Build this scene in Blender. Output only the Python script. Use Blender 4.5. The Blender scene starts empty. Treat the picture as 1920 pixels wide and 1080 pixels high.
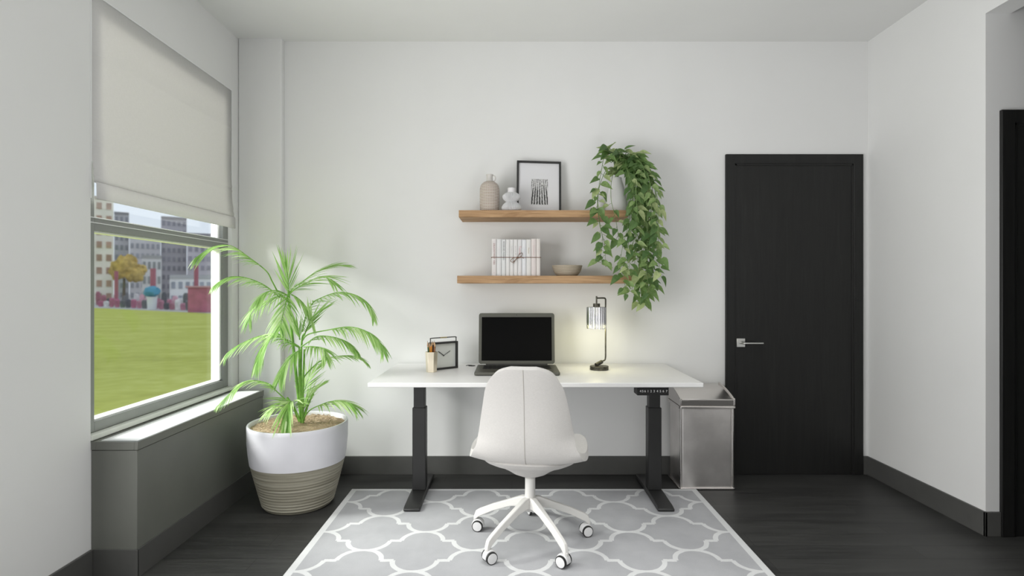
import bpy, bmesh, math, random
from mathutils import Vector, Matrix, noise
PI = math.pi
S = bpy.context.scene
C = S.collection
random.seed(7)

# ------------------------------------------------------------------ camera, world, lights, exposure
EYE = 1.22
F = 1040.0                                   # focal length in pixels of the 1920 frame
cam_d = bpy.data.cameras.new('camera'); cam = bpy.data.objects.new('camera', cam_d); C.objects.link(cam)
cam.location = (0, 0, EYE); cam.rotation_euler = (PI/2, 0, 0)
cam_d.sensor_width = 36; cam_d.lens = F/1920*36; cam_d.clip_start = .05; cam_d.clip_end = 400
cam_d.dof.use_dof = True; cam_d.dof.focus_distance = 3.0; cam_d.dof.aperture_fstop = 1.7
S.camera = cam
S.view_settings.view_transform = 'Standard'; S.view_settings.look = 'None'
S.view_settings.gamma = 1; S.view_settings.exposure = 0.0; S.view_settings.use_curve_mapping = False

W = bpy.data.worlds.new('sky'); S.world = W; W.use_nodes = True
bg = W.node_tree.nodes['Background']; bg.inputs[0].default_value = (.80, .88, 1.0, 1); bg.inputs[1].default_value = .95

def lamp(name, kind, loc, target, power, color, size=None, size_y=None, angle=None, spread=None):
    d = bpy.data.lights.new(name, kind); o = bpy.data.objects.new(name, d); C.objects.link(o)
    o.location = loc
    o.rotation_euler = (Vector(target)-Vector(loc)).to_track_quat('-Z', 'Y').to_euler()
    d.energy = power; d.color = color
    if kind == 'AREA':
        d.shape = 'RECTANGLE'; d.size = size; d.size_y = size_y or size
        if spread: d.spread = math.radians(spread)
    if kind == 'SUN': d.angle = math.radians(angle)
    return o
# bright hazy daylight falling through the side window
lamp('window_daylight', 'AREA', (-4.0, 2.4, 2.8), (-.9, 3.1, .9), 225, (1, .99, .96), .8, .8)
# added fill lights out of view, standing for no real window or lamp
lamp('side_fill', 'AREA', (-1.72, 1.0, 1.15), (2, 1.0, 1.1), 66, (1, .995, .99), 1.5, 1.7)  # added fill from the left; the wall has no window here
lamp('rear_fill', 'AREA', (-.3, -2.3, 1.05), (.3, 3, .9), 10, (1, .995, .985), 3.4, 1.5)  # added frontal fill in front of the solid rear wall
lamp('downward_fill', 'AREA', (.3, 1.3, 2.80), (.3, 1.3, 0), 19, (1, .995, .985), 2.4, 1.4, spread=110)  # added downward fill to brighten rug and floor
lamp('upward_fill', 'AREA', (.9, .9, .9), (1.0, .95, 2.8), 18, (1, .995, .985), 2.2, .8)  # added upward fill to brighten the ceiling

# ------------------------------------------------------------------ small maths
def P(px, py, Y):                            # a point of the 1920x1080 frame at depth Y, in metres
    return Vector(((px-960)*Y/F, Y, EYE-(py-540)*Y/F))
def lerp(a, b, t): return a+(b-a)*t
def smooth_path(pts, n):
    pts = [Vector(p) for p in pts]; out = []
    k = len(pts)
    for i in range(k-1):
        p0 = pts[max(i-1, 0)]; p1 = pts[i]; p2 = pts[i+1]; p3 = pts[min(i+2, k-1)]
        for j in range(n):
            t = j/n
            out.append(.5*((2*p1)+(p2-p0)*t+(2*p0-5*p1+4*p2-p3)*t*t+(3*p1-p0-3*p2+p3)*t**3))
    out.append(pts[-1]); return out

# ------------------------------------------------------------------ mesh builder: ONE object per build()
class MB:
    def __init__(s): s.v = []; s.f = []; s.mi = []; s.cur = 0
    def add(s, vs, fs):
        b = len(s.v); s.v += [Vector(v) for v in vs]; s.f += [tuple(b+i for i in f) for f in fs]; s.mi += [s.cur]*len(fs); return s
    def box(s, x0, x1, y0, y1, z0, z1, M=None):
        vs = [Vector((x, y, z)) for z in (z0, z1) for y in (y0, y1) for x in (x0, x1)]
        if M: vs = [M @ v for v in vs]
        return s.add(vs, [(0,2,3,1), (4,5,7,6), (0,1,5,4), (2,6,7,3), (0,4,6,2), (1,3,7,5)])
    def tube(s, path, r, n=12, cap=True, M=None, flat=1.0):
        path = [Vector(p) for p in path]; k = len(path)
        rs = r if isinstance(r, (list, tuple)) else [r]*k
        vs = []; prev = None
        for i, p in enumerate(path):
            t = (path[min(i+1, k-1)]-path[max(i-1, 0)]).normalized()
            if prev is None:
                a = Vector((0, 0, 1)) if abs(t.z) < .9 else Vector((0, 1, 0))
                u = t.cross(a).normalized()
            else: u = (prev - t*prev.dot(t)).normalized()
            prev = u; w = t.cross(u)
            for j in range(n):
                an = 2*PI*j/n; vs.append(p+(u*math.cos(an)+w*math.sin(an)*flat)*rs[i])
        if M: vs = [M @ v for v in vs]
        fs = [(i*n+j, i*n+(j+1) % n, (i+1)*n+(j+1) % n, (i+1)*n+j) for i in range(k-1) for j in range(n)]
        if cap: fs += [tuple(range(n-1, -1, -1)), tuple((k-1)*n+j for j in range(n))]
        return s.add(vs, fs)
    def lathe(s, prof, cx, cy, n=48, cap0=True, cap1=True, fr=None, M=None):
        vs = []
        for (r, z) in prof:
            for j in range(n):
                a = 2*PI*j/n; rr = r*(fr(a, z) if fr else 1)
                vs.append(Vector((cx+rr*math.cos(a), cy+rr*math.sin(a), z)))
        if M: vs = [M @ v for v in vs]
        k = len(prof)
        fs = [(i*n+j, i*n+(j+1) % n, (i+1)*n+(j+1) % n, (i+1)*n+j) for i in range(k-1) for j in range(n)]
        if cap0: fs.append(tuple(range(n-1, -1, -1)))
        if cap1: fs.append(tuple((k-1)*n+j for j in range(n)))
        return s.add(vs, fs)
    def prism(s, poly, z0, z1, M=None, poly1=None):
        n = len(poly); q = poly1 or poly
        vs = [Vector((x, y, z0)) for x, y in poly]+[Vector((x, y, z1)) for x, y in q]
        if M: vs = [M @ v for v in vs]
        return s.add(vs, [tuple(range(n-1, -1, -1)), tuple(range(n, 2*n))]+[(i, (i+1) % n, n+(i+1) % n, n+i) for i in range(n)])
    def grid(s, rows, M=None):
        n = len(rows[0]); vs = [Vector(p) for r in rows for p in r]
        if M: vs = [M @ v for v in vs]
        return s.add(vs, [(i*n+j, i*n+j+1, (i+1)*n+j+1, (i+1)*n+j) for i in range(len(rows)-1) for j in range(n-1)])
    def build(s, name, mat, parent=None, bevel=0, seg=2, smooth=True, angle=35, origin=None, mods=None):
        me = bpy.data.meshes.new(name); o = bpy.data.objects.new(name, me); C.objects.link(o)
        root = parent
        while root is not None and root.parent: root = root.parent
        if parent is not None: org = Vector(root.location)
        elif origin is not None: org = Vector(origin)
        else:
            xs = [v.x for v in s.v]; ys = [v.y for v in s.v]; zs = [v.z for v in s.v]
            org = Vector(((min(xs)+max(xs))/2, (min(ys)+max(ys))/2, min(zs)))
        me.from_pydata([v-org for v in s.v], [], s.f); me.update()
        for m in (mat if isinstance(mat, (list, tuple)) else [mat]): me.materials.append(m)
        if any(s.mi):
            for p, i in zip(me.polygons, s.mi): p.material_index = i
        bm = bmesh.new(); bm.from_mesh(me); bmesh.ops.recalc_face_normals(bm, faces=bm.faces); bm.to_mesh(me); bm.free()
        if smooth:
            me.polygons.foreach_set('use_smooth', [True]*len(me.polygons)); me.set_sharp_from_angle(angle=math.radians(angle))
        if parent is not None: o.parent = parent
        else: o.location = org
        if bevel:
            b = o.modifiers.new('bevel', 'BEVEL'); b.width = bevel; b.segments = seg; b.limit_method = 'ANGLE'; b.angle_limit = math.radians(40); b.harden_normals = False
        for f in (mods or []): f(o)
        return o
def rrect(x0, x1, y0, y1, r, n=6):
    out = []
    for cx, cy, a0 in ((x1-r, y1-r, 0), (x0+r, y1-r, PI/2), (x0+r, y0+r, PI), (x1-r, y0+r, 1.5*PI)):
        for i in range(n+1):
            a = a0+PI/2*i/n; out.append((cx+r*math.cos(a), cy+r*math.sin(a)))
    return out
def tag(o, label, cat, group=None, kind=None):
    o['label'] = label; o['category'] = cat
    if group: o['group'] = group
    if kind: o['kind'] = kind
    return o
def thing(name, loc, label, cat, group=None):
    o = bpy.data.objects.new(name, None); C.objects.link(o); o.location = loc; o.empty_display_size = .05
    return tag(o, label, cat, group)
def struct(o, label, cat):
    o['kind'] = 'structure'; o['label'] = label; o['category'] = cat; return o
def lab(o, s): o['label'] = s; return o
def text_into(mb, txt, size, M, extrude=.0003):
    cu = bpy.data.curves.new('t', 'FONT'); cu.body = txt; cu.size = size; cu.extrude = extrude
    cu.align_x = 'CENTER'; cu.align_y = 'CENTER'; cu.resolution_u = 3
    o = bpy.data.objects.new('t', cu); C.objects.link(o); bpy.context.view_layer.update()
    me = o.evaluated_get(bpy.context.evaluated_depsgraph_get()).to_mesh()
    mb.add([M @ v.co for v in me.vertices], [tuple(p.vertices) for p in me.polygons])
    bpy.data.objects.remove(o); bpy.data.curves.remove(cu)

# ------------------------------------------------------------------ node helpers and materials
class X:
    """a float socket with arithmetic"""
    def __init__(s, nt, sock): s.nt = nt; s.k = sock
    def m(s, op, *a):
        n = s.nt.nodes.new('ShaderNodeMath'); n.operation = op
        for i, q in enumerate((s,)+a):
            if isinstance(q, X): s.nt.links.new(q.k, n.inputs[i])
            else: n.inputs[i].default_value = q
        return X(s.nt, n.outputs[0])
    def __add__(s, o): return s.m('ADD', o)
    def __sub__(s, o): return s.m('SUBTRACT', o)
    def __mul__(s, o): return s.m('MULTIPLY', o)
    def __truediv__(s, o): return s.m('DIVIDE', o)
    def abs(s): return s.m('ABSOLUTE')
    def sin(s): return s.m('SINE')
    def sqrt(s): return s.m('SQRT')
    def lt(s, o): return s.m('LESS_THAN', o)
    def gt(s, o): return s.m('GREATER_THAN', o)
    def min(s, o): return s.m('MINIMUM', o)
    def max(s, o): return s.m('MAXIMUM', o)
    def step(s, a, b):
        n = s.nt.nodes.new('ShaderNodeMapRange'); n.interpolation_type = 'SMOOTHSTEP'
        s.nt.links.new(s.k, n.inputs[0]); n.inputs[1].default_value = a; n.inputs[2].default_value = b
        return X(s.nt, n.outputs[0])
def lin(c):
    if isinstance(c, str):
        c = [int(c[i:i+2], 16)/255 for i in (0, 2, 4)]
        c = [x/12.92 if x <= .04045 else ((x+.055)/1.055)**2.4 for x in c]
    return (c[0], c[1], c[2], 1)
def new_mat(name):
    m = bpy.data.materials.new(name); m.use_nodes = True; nt = m.node_tree
    return m, nt, nt.nodes['Principled BSDF']
def coords(nt, which='Object'):
    tc = nt.nodes.new('ShaderNodeTexCoord'); sp = nt.nodes.new('ShaderNodeSeparateXYZ'); nt.links.new(tc.outputs[which], sp.inputs[0])
    return tc.outputs[which], X(nt, sp.outputs[0]), X(nt, sp.outputs[1]), X(nt, sp.outputs[2])
def mapped(nt, sock, scale):
    m = nt.nodes.new('ShaderNodeMapping'); m.inputs['Scale'].default_value = scale; nt.links.new(sock, m.inputs[0]); return m.outputs[0]
def noise_tex(nt, vec, scale, detail=4, rough=.55, dist=0):
    n = nt.nodes.new('ShaderNodeTexNoise'); n.inputs['Scale'].default_value = scale; n.inputs['Detail'].default_value = detail
    n.inputs['Roughness'].default_value = rough; n.inputs['Distortion'].default_value = dist
    if vec is not None: nt.links.new(vec, n.inputs['Vector'])
    return X(nt, n.outputs['Fac'])
def ramp(nt, fac, stops):
    r = nt.nodes.new('ShaderNodeValToRGB'); e = r.color_ramp.elements
    while len(e) < len(stops): e.new(.5)
    for i, (p, c) in enumerate(stops): e[i].position = p; e[i].color = lin(c)
    nt.links.new(fac.k if isinstance(fac, X) else fac, r.inputs[0]); return r.outputs[0]
def mix(nt, fac, a, b):
    n = nt.nodes.new('ShaderNodeMix'); n.data_type = 'RGBA'
    if isinstance(fac, X): nt.links.new(fac.k, n.inputs[0])
    else: n.inputs[0].default_value = fac
    for i, q in ((6, a), (7, b)):
        if isinstance(q, (str, tuple, list)): n.inputs[i].default_value = lin(q)
        else: nt.links.new(q, n.inputs[i])
    return n.outputs[2]
def bump(nt, b, h, strength, dist=.002):
    n = nt.nodes.new('ShaderNodeBump'); n.inputs['Strength'].default_value = strength; n.inputs['Distance'].default_value = dist
    nt.links.new(h.k if isinstance(h, X) else h, n.inputs['Height']); nt.links.new(n.outputs[0], b.inputs['Normal'])
def mat(name, col, rough=.6, metal=0, spec=.5, var=0, vscale=8, bmp=0, bscale=60, coat=0, trans=0):
    m, nt, b = new_mat(name)
    b.inputs['Base Color'].default_value = lin(col); b.inputs['Roughness'].default_value = rough
    b.inputs['Metallic'].default_value = metal; b.inputs['Specular IOR Level'].default_value = spec
    b.inputs['Coat Weight'].default_value = coat; b.inputs['Transmission Weight'].default_value = trans
    if var:
        co, *_ = coords(nt); f = noise_tex(nt, co, vscale)
        c = lin(col); d = tuple(x*(1-var) for x in c[:3]); e = tuple(min(1, x*(1+var)) for x in c[:3])
        nt.links.new(mix(nt, f.step(.3, .7), d, e), b.inputs['Base Color'])
    if bmp:
        co, *_ = coords(nt); bump(nt, b, noise_tex(nt, co, bscale, 3), bmp)
    return m

M = {}
M['wall'] = mat('wall_paint', (.800, .803, .798), .85, spec=.2, var=.01, vscale=2, bmp=.04, bscale=220)
M['ceiling'] = mat('ceiling_paint', (.79, .793, .785), .9, spec=.15, var=.01, vscale=2)
M['base'] = mat('baseboard_paint', (.085, .085, .081), .5, spec=.4, var=.05)
M['cover'] = mat('cover_paint', (.15, .155, .138), .42, spec=.45, var=.03)
M['cover_top_sheen'] = mat('cover_top_sheen', (.78, .79, .79), .35, spec=.5, var=.02)  # skylight sheen on the grey top, put into its colour
M['frame_grey'] = mat('window_metal', (.27, .28, .27), .4, metal=.2, spec=.5, var=.03)
M['white_frame'] = mat('white_window_edge', (.85, .86, .86), .5)
M['sill'] = mat('sill_paint', (.72, .74, .69), .5, spec=.4)
M['black_metal'] = mat('black_powder_coat', (.022, .022, .022), .42, spec=.5, var=.1, bmp=.05, bscale=400)
M['black_plastic'] = mat('black_plastic', (.012, .012, .012), .5, spec=.4, var=.1)
M['desk_white'] = mat('white_laminate', (.75, .75, .745), .38, spec=.4, var=.01)
M['desk_edge'] = mat('white_edge', (.74, .74, .72), .45, spec=.4)
M['chair_fabric'] = None
M['chair_white'] = mat('white_powder_coat', (.70, .69, .665), .4, spec=.45, var=.01)
M['white_print'] = mat('white_print', (.8, .8, .8), .5)
M['caster_white'] = mat('caster_white', (.70, .70, .70), .35, spec=.5)
M['steel'] = mat('satin_nickel', (.62, .62, .60), .28, metal=1, var=.03)
M['laptop'] = mat('laptop_grey', (.105, .105, .088), .42, metal=.35, spec=.5, var=.04)
M['keys'] = mat('laptop_keys', (.02, .02, .02), .5)
M['bronze'] = mat('aged_bronze', (.085, .080, .062), .45, metal=.7, var=.45, vscale=60, bmp=.2, bscale=180)
M['ceramic'] = mat('white_ceramic', (.78, .77, .78), .45, spec=.4, var=.02)
M['ceramic_rib'] = mat('pale_grey_ceramic', (.72, .72, .73), .6, spec=.3, var=.02)
M['pot_white'] = mat('white_glazed_pot', (.68, .68, .72), .4, spec=.4, var=.02)
M['paper'] = mat('mount_paper', (.74, .74, .76), .8, spec=.2)
M['gold'] = mat('pale_brass', (.93, .84, .68), .28, metal=.7, var=.05)
M['twine'] = mat('jute_twine', (.20, .115, .075), .9, spec=.1, var=.4, vscale=300, bmp=.6, bscale=500)
M['brass'] = mat('brass_grip', (.60, .52, .30), .35, metal=.8)
M['clock_face'] = mat('clock_face', (.72, .74, .71), .5)

def m_fabric(name, col, scale=1.0):
    m, nt, b = new_mat(name); co, x, y, z = coords(nt)
    b.inputs['Roughness'].default_value = .95; b.inputs['Specular IOR Level'].default_value = .15
    b.inputs['Sheen Weight'].default_value = .15
    n1 = noise_tex(nt, mapped(nt, co, (60, 60, 420)), 1.5, 3); n2 = noise_tex(nt, mapped(nt, co, (420, 420, 60)), 1.5, 3)
    h = n1+n2
    c = lin(col); nt.links.new(mix(nt, (h*.5).step(.35, .65), tuple(q*.95 for q in c[:3]), tuple(min(1, q*1.04) for q in c[:3])), b.inputs['Base Color'])
    bump(nt, b, h, .25*scale, .001)
    return m
M['chair_fabric'] = m_fabric('chair_fabric', (.545, .53, .51))
M['seam'] = mat('chair_seam_thread', (.42, .40, .37), .9)
M['blind'] = None
def m_blind():
    m, nt, b = new_mat('blind_fabric'); co, x, y, z = coords(nt)
    b.inputs['Roughness'].default_value = .95; b.inputs['Specular IOR Level'].default_value = .1
    n = noise_tex(nt, mapped(nt, co, (1, 30, 260)), 1.4, 4); n2 = noise_tex(nt, mapped(nt, co, (1, 260, 30)), 1.4, 4)
    nt.links.new(mix(nt, ((n+n2)*.5).step(.3, .7), (.77, .765, .755), (.825, .82, .81)), b.inputs['Base Color'])
    bump(nt, b, n+n2, .2, .001)
    t = nt.nodes.new('ShaderNodeBsdfTranslucent'); t.inputs[0].default_value = (.82, .80, .76, 1)
    ms = nt.nodes.new('ShaderNodeMixShader'); ms.inputs[0].default_value = .18
    nt.links.new(b.outputs[0], ms.inputs[1]); nt.links.new(t.outputs[0], ms.inputs[2])
    nt.links.new(ms.outputs[0], nt.nodes['Material Output'].inputs[0]); return m
M['blind'] = m_blind()

def m_floor():
    m, nt, b = new_mat('dark_wood_floor'); co, x, y, z = coords(nt)
    br = nt.nodes.new('ShaderNodeTexBrick'); nt.links.new(co, br.inputs['Vector'])
    br.offset = .37; br.offset_frequency = 2; br.inputs['Scale'].default_value = 1
    br.inputs['Brick Width'].default_value = 1.15; br.inputs['Row Height'].default_value = .125
    br.inputs['Mortar Size'].default_value = .0011; br.inputs['Mortar Smooth'].default_value = .3
    br.inputs['Color1'].default_value = (.25, .25, .25, 1); br.inputs['Color2'].default_value = (.75, .75, .75, 1); br.inputs['Mortar'].default_value = (0, 0, 0, 1)
    tone = X(nt, br.outputs['Color'])
    g = noise_tex(nt, mapped(nt, co, (3, 60, 1)), 1.0, 8, .62, .6)
    g2 = noise_tex(nt, mapped(nt, co, (1.2, 9, 1)), 1.0, 4, .5, 1.0)
    f = g*.55+g2*.35+tone*.22
    col = ramp(nt, f, [(.25, (.016, .016, .0155)), (.5, (.031, .031, .030)), (.8, (.060, .060, .057))])
    nt.links.new(mix(nt, X(nt, br.outputs['Fac']), col, (.008, .008, .008)), b.inputs['Base Color'])
    r = g*.25+.36; nt.links.new(r.k, b.inputs['Roughness']); b.inputs['Specular IOR Level'].default_value = .42
    bump(nt, b, g-X(nt, br.outputs['Fac'])*1.5, .25, .0012); return m
M['floor'] = m_floor()

def m_blackwood():
    m, nt, b = new_mat('black_stained_wood'); co, x, y, z = coords(nt)
    g = noise_tex(nt, mapped(nt, co, (38, 38, 2.2)), 1.0, 8, .6, 1.4)
    nt.links.new(ramp(nt, g, [(.3, (.0075, .0075, .0073)), (.6, (.0125, .0125, .012)), (.85, (.020, .020, .019))]), b.inputs['Base Color'])
    b.inputs['Roughness'].default_value = .5; b.inputs['Specular IOR Level'].default_value = .4
    bump(nt, b, g, .3, .001); return m
M['blackwood'] = m_blackwood()

def m_oak():
    m, nt, b = new_mat('oak'); co, x, y, z = coords(nt)
    g = noise_tex(nt, mapped(nt, co, (2.2, 16, 26)), 1.3, 7, .6, 1.6)
    g2 = noise_tex(nt, mapped(nt, co, (12, 90, 240)), 1.0, 4, .6)
    f = g*.75+g2*.25
    nt.links.new(ramp(nt, f, [(.28, (.20, .11, .05)), (.45, (.38, .23, .12)), (.58, (.48, .305, .165)), (.75, (.56, .38, .215))]), b.inputs['Base Color'])
    b.inputs['Roughness'].default_value = .6; b.inputs['Specular IOR Level'].default_value = .3
    bump(nt, b, g2, .3, .0006); return m
M['oak'] = m_oak()

def m_steel_can():
    m, nt, b = new_mat('brushed_stainless'); co, x, y, z = coords(nt)
    g = noise_tex(nt, mapped(nt, co, (3, 3, 500)), 1.0, 3); g2 = noise_tex(nt, co, 7, 5)
    b.inputs['Metallic'].default_value = 1
    nt.links.new(mix(nt, g2.step(.35, .7), (.76, .73, .715), (.86, .83, .815)), b.inputs['Base Color'])
    nt.links.new((g*.10+g2*.16+.22).k, b.inputs['Roughness'])
    bump(nt, b, g+g2, .06, .001); return m
M['can'] = m_steel_can()
M['can_bright'] = mat('polished_steel_edge', (.74, .71, .69), .22, metal=1)

def m_rug(X0, Y0, x_in0, x_in1, y_in1, y_in0):
    m, nt, b = new_mat('trellis_rug'); co, x, y, z = coords(nt)
    a, bb, r = .252, .1925, .099
    ps = lambda v, per: v.m('PINGPONG', per)
    u = ps((x-X0)+50*2*a, a); v = ps((y-Y0)+50*2*bb, bb)
    wob = noise_tex(nt, co, 40, 2)*.006-.003
    vy = v-bb/2
    up = v.gt(bb/2)
    du = u-up*a
    d = ((du*du+vy*vy).sqrt()-r).abs()
    # the steps between the arcs
    st = vy.abs()+((u-a/2).abs().gt(a/2-r+.002))*1.0
    d = d.min(st)+wob
    line = X(nt, d.m('LESS_THAN', .0115).k)
    border = (x.lt(x_in0)).max(x.gt(x_in1)).max(y.gt(y_in1)).max(y.lt(y_in0))
    f = line.max(border)
    n1 = noise_tex(nt, co, 6, 5); n2 = noise_tex(nt, co, 380, 2)
    grey = mix(nt, n1.step(.3, .7), (.40, .405, .42), (.45, .455, .47))
    wht = mix(nt, n1.step(.3, .7), (.66, .67, .67), (.72, .73, .73))
    c = mix(nt, f, grey, wht)
    nt.links.new(mix(nt, n2.step(.3, .8)*.25, c, (.22, .22, .23)), b.inputs['Base Color'])
    b.inputs['Roughness'].default_value = 1; b.inputs['Specular IOR Level'].default_value = .05
    bump(nt, b, n2+f*.6, .5, .002); return m

def m_leaf(name, dark, mid, light, trans, tcol, island=.6):
    m, nt, b = new_mat(name); co, x, y, z = coords(nt)
    g = nt.nodes.new('ShaderNodeNewGeometry'); ri = X(nt, g.outputs['Random Per Island'])
    n = noise_tex(nt, co, 70, 3)
    f = ri*island+n*(1-island)
    nt.links.new(ramp(nt, f, [(.15, dark), (.5, mid), (.85, light)]), b.inputs['Base Color'])
    b.inputs['Roughness'].default_value = .45; b.inputs['Specular IOR Level'].default_value = .4
    t = nt.nodes.new('ShaderNodeBsdfTranslucent'); t.inputs[0].default_value = (*tcol, 1)
    ms = nt.nodes.new('ShaderNodeMixShader'); ms.inputs[0].default_value = trans
    nt.links.new(b.outputs[0], ms.inputs[1]); nt.links.new(t.outputs[0], ms.inputs[2])
    nt.links.new(ms.outputs[0], nt.nodes['Material Output'].inputs[0]); return m
M['palm'] = m_leaf('palm_leaf', (.09, .26, .03), (.36, .58, .17), (.68, .82, .46), .42, (.54, .80, .32), .75)  # palest tone holds the glare on sunlit leaflets, put into the colour
M['palm_stem'] = mat('palm_stem', (.20, .42, .07), .5, var=.25, vscale=30)
M['ivy'] = m_leaf('vine_leaf', (.04, .10, .03), (.17, .28, .09), (.56, .62, .32), .25, (.3, .5, .14))
M['ivy_stem'] = mat('vine_stem', (.16, .25, .08), .6, var=.3, vscale=40)

def m_soil():
    m, nt, b = new_mat('wood_chip_mulch'); co, x, y, z = coords(nt)
    v = nt.nodes.new('ShaderNodeTexVoronoi'); v.inputs['Scale'].default_value = 60; nt.links.new(mapped(nt, co, (1, 2.2, 1)), v.inputs['Vector'])
    n = noise_tex(nt, co, 130, 5, .6, 3)
    nt.links.new(ramp(nt, n, [(.3, (.28, .18, .10)), (.48, (.60, .45, .29)), (.7, (.80, .67, .49))]), b.inputs['Base Color'])
    b.inputs['Roughness'].default_value = .9; bump(nt, b, n+X(nt, v.outputs['Distance']), 1, .006); return m
M['soil'] = m_soil()
def m_basket():
    m, nt, b = new_mat('ridged_stoneware'); co, x, y, z = coords(nt)
    g = noise_tex(nt, mapped(nt, co, (1.2, 1.2, 55)), 1.6, 5, .6)
    nt.links.new(ramp(nt, g, [(.3, (.17, .155, .115)), (.5, (.29, .275, .215)), (.75, (.42, .40, .33))]), b.inputs['Base Color'])
    b.inputs['Roughness'].default_value = .6; bump(nt, b, g, .5, .004); return m
M['basket'] = m_basket()
def m_woven():
    m, nt, b = new_mat('woven_tan_ceramic'); co, x, y, z = coords(nt)
    a = y.m('ARCTAN2', x)
    row = (z*(2*PI/.0098)).sin(); col = (a*26).sin()
    f = (row*.5+.5)*.6+(row*col*.5+.5)*.4
    nt.links.new(ramp(nt, f, [(.15, (.27, .19, .14)), (.45, (.52, .45, .39)), (.8, (.70, .66, .61))]), b.inputs['Base Color'])
    b.inputs['Roughness'].default_value = .8; bump(nt, b, f, .8, .003); return m
M['woven'] = m_woven()
def m_bowl():
    m, nt, b = new_mat('ribbed_tan_bowl'); co, x, y, z = coords(nt)
    f = (z*(2*PI/.0085)).sin()*.5+.5
    nt.links.new(mix(nt, f, (.30, .25, .185), (.50, .44, .35)), b.inputs['Base Color']); b.inputs['Roughness'].default_value = .7
    bump(nt, b, f, .8, .002); return m
M['bowl'] = m_bowl()
def m_print():
    m, nt, b = new_mat('forest_print'); co, x, y, z = coords(nt)
    # x across, z up, local to the frame's base; trunks lean together towards the top
    k = (z*-2.2+1.25)
    u = x/k
    n = noise_tex(nt, mapped(nt, co, (1, 1, .6)), 120, 6, .75)
    trunks = (u*400+n*9).sin()*.5+.5
    top = noise_tex(nt, co, 110, 6, .75, .8)
    hi = z.step(.13, .20)
    f = trunks*(hi*-.22+.34)+top*(hi*.35+.35)+n*.5-.12
    nt.links.new(ramp(nt, f, [(.30, (.012, .012, .012)), (.46, (.14, .14, .14)), (.56, (.66, .66, .66))]), b.inputs['Base Color'])
    b.inputs['Roughness'].default_value = .7; return m
M['print'] = m_print()
def m_screen():
    m = mat('laptop_screen', (.006, .006, .006), .15, spec=.03); return m
M['screen'] = m_screen()
def m_pane():
    m, nt, b = new_mat('window_glass'); nt.nodes.remove(b)
    t = nt.nodes.new('ShaderNodeBsdfTransparent'); t.inputs[0].default_value = (.97, .98, .97, 1)
    g = nt.nodes.new('ShaderNodeBsdfGlossy'); g.inputs['Roughness'].default_value = .02
    lw = nt.nodes.new('ShaderNodeLayerWeight'); lw.inputs[0].default_value = .5
    fr = X(nt, lw.outputs['Facing']).m('POWER', 5)*.35+.02
    ms = nt.nodes.new('ShaderNodeMixShader'); nt.links.new(fr.k, ms.inputs[0])
    nt.links.new(t.outputs[0], ms.inputs[1]); nt.links.new(g.outputs[0], ms.inputs[2]); nt.links.new(ms.outputs[0], nt.nodes['Material Output'].inputs[0]); return m
M['pane'] = m_pane()
def m_shade():
    m, nt, b = new_mat('fluted_mirror_glass'); nt.nodes.remove(b)
    t = nt.nodes.new('ShaderNodeBsdfTransparent'); t.inputs[0].default_value = (.95, .95, .95, 1)
    g = nt.nodes.new('ShaderNodeBsdfGlossy'); g.inputs['Roughness'].default_value = .13; g.inputs['Color'].default_value = (.50, .50, .52, 1)
    ms = nt.nodes.new('ShaderNodeMixShader'); ms.inputs[0].default_value = .74
    nt.links.new(t.outputs[0], ms.inputs[1]); nt.links.new(g.outputs[0], ms.inputs[2]); nt.links.new(ms.outputs[0], nt.nodes['Material Output'].inputs[0]); return m
M['shade'] = m_shade()
def m_emit(name, col, s):
    m, nt, b = new_mat(name); b.inputs['Base Color'].default_value = lin(col); b.inputs['Emission Color'].default_value = lin(col); b.inputs['Emission Strength'].default_value = s; return m
M['bulb'] = m_emit('lit_bulb', (1, .97, .85), 1.3)

# ------------------------------------------------------------------ ROOM
BW, LX, RX, CZ = 3.636, -1.774, 2.332, 2.835       # back wall, left wall, right wall, ceiling
RY = -2.6                                          # rear of the room, behind the camera
OY0, OY1, OZ0, OZ1 = 2.335, 3.514, .57, 2.47       # window opening in the left wall
WT = .105
AX = 3.7                                           # alcove's far side
struct(MB().box(-1.88, AX, RY, BW+.1, -.05, 0).build('floor', M['floor'], smooth=False, origin=(0, 0, 0)), 'dark charcoal wood plank floor of the room', 'floor')
struct(MB().box(-1.88, AX, RY, BW+.1, CZ, CZ+.08).build('ceiling', M['ceiling'], smooth=False), 'plain off white ceiling of the room', 'ceiling')
struct(MB().box(-1.88, RX+.1, BW, BW+.1, 0, CZ).build('wall_back', M['wall'], smooth=False), 'pale grey back wall behind the desk', 'wall')
w = MB()
w.box(LX-WT, LX, RY, OY0, 0, CZ); w.box(LX-WT, LX, OY1, BW, 0, CZ)
w.box(LX-WT, LX, OY0, OY1, 0, OZ0); w.box(LX-WT, LX, OY0, OY1, OZ1, CZ)
struct(w.build('wall_left', M['wall'], smooth=False), 'pale grey left wall around the window', 'wall')
w = MB(); w.box(RX, RX+.123, 2.731, BW, 0, CZ); w.box(RX, RX+.123, 2.2, 2.731, 2.572, CZ); w.box(RX, RX+.123, RY, 2.2, 0, CZ)  # last box: unseen near stretch, added to keep light off the alcove
struct(w.build('wall_right', M['wall'], smooth=False), 'pale grey right wall with a beam over the alcove opening', 'wall')
w = MB(); w.box(RX+.123, AX, 2.731, 2.83, 0, CZ); w.box(AX, AX+.08, RY, 2.83, 0, CZ)
struct(w.build('wall_alcove', M['wall'], smooth=False), 'shaded grey wall of the alcove around the second door', 'wall')
w = MB(); w.box(-1.88, AX, RY-.1, RY, 0, CZ)
struct(w.build('wall_rear', M['wall'], smooth=False), 'plain pale grey wall behind the viewpoint', 'wall')
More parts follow.
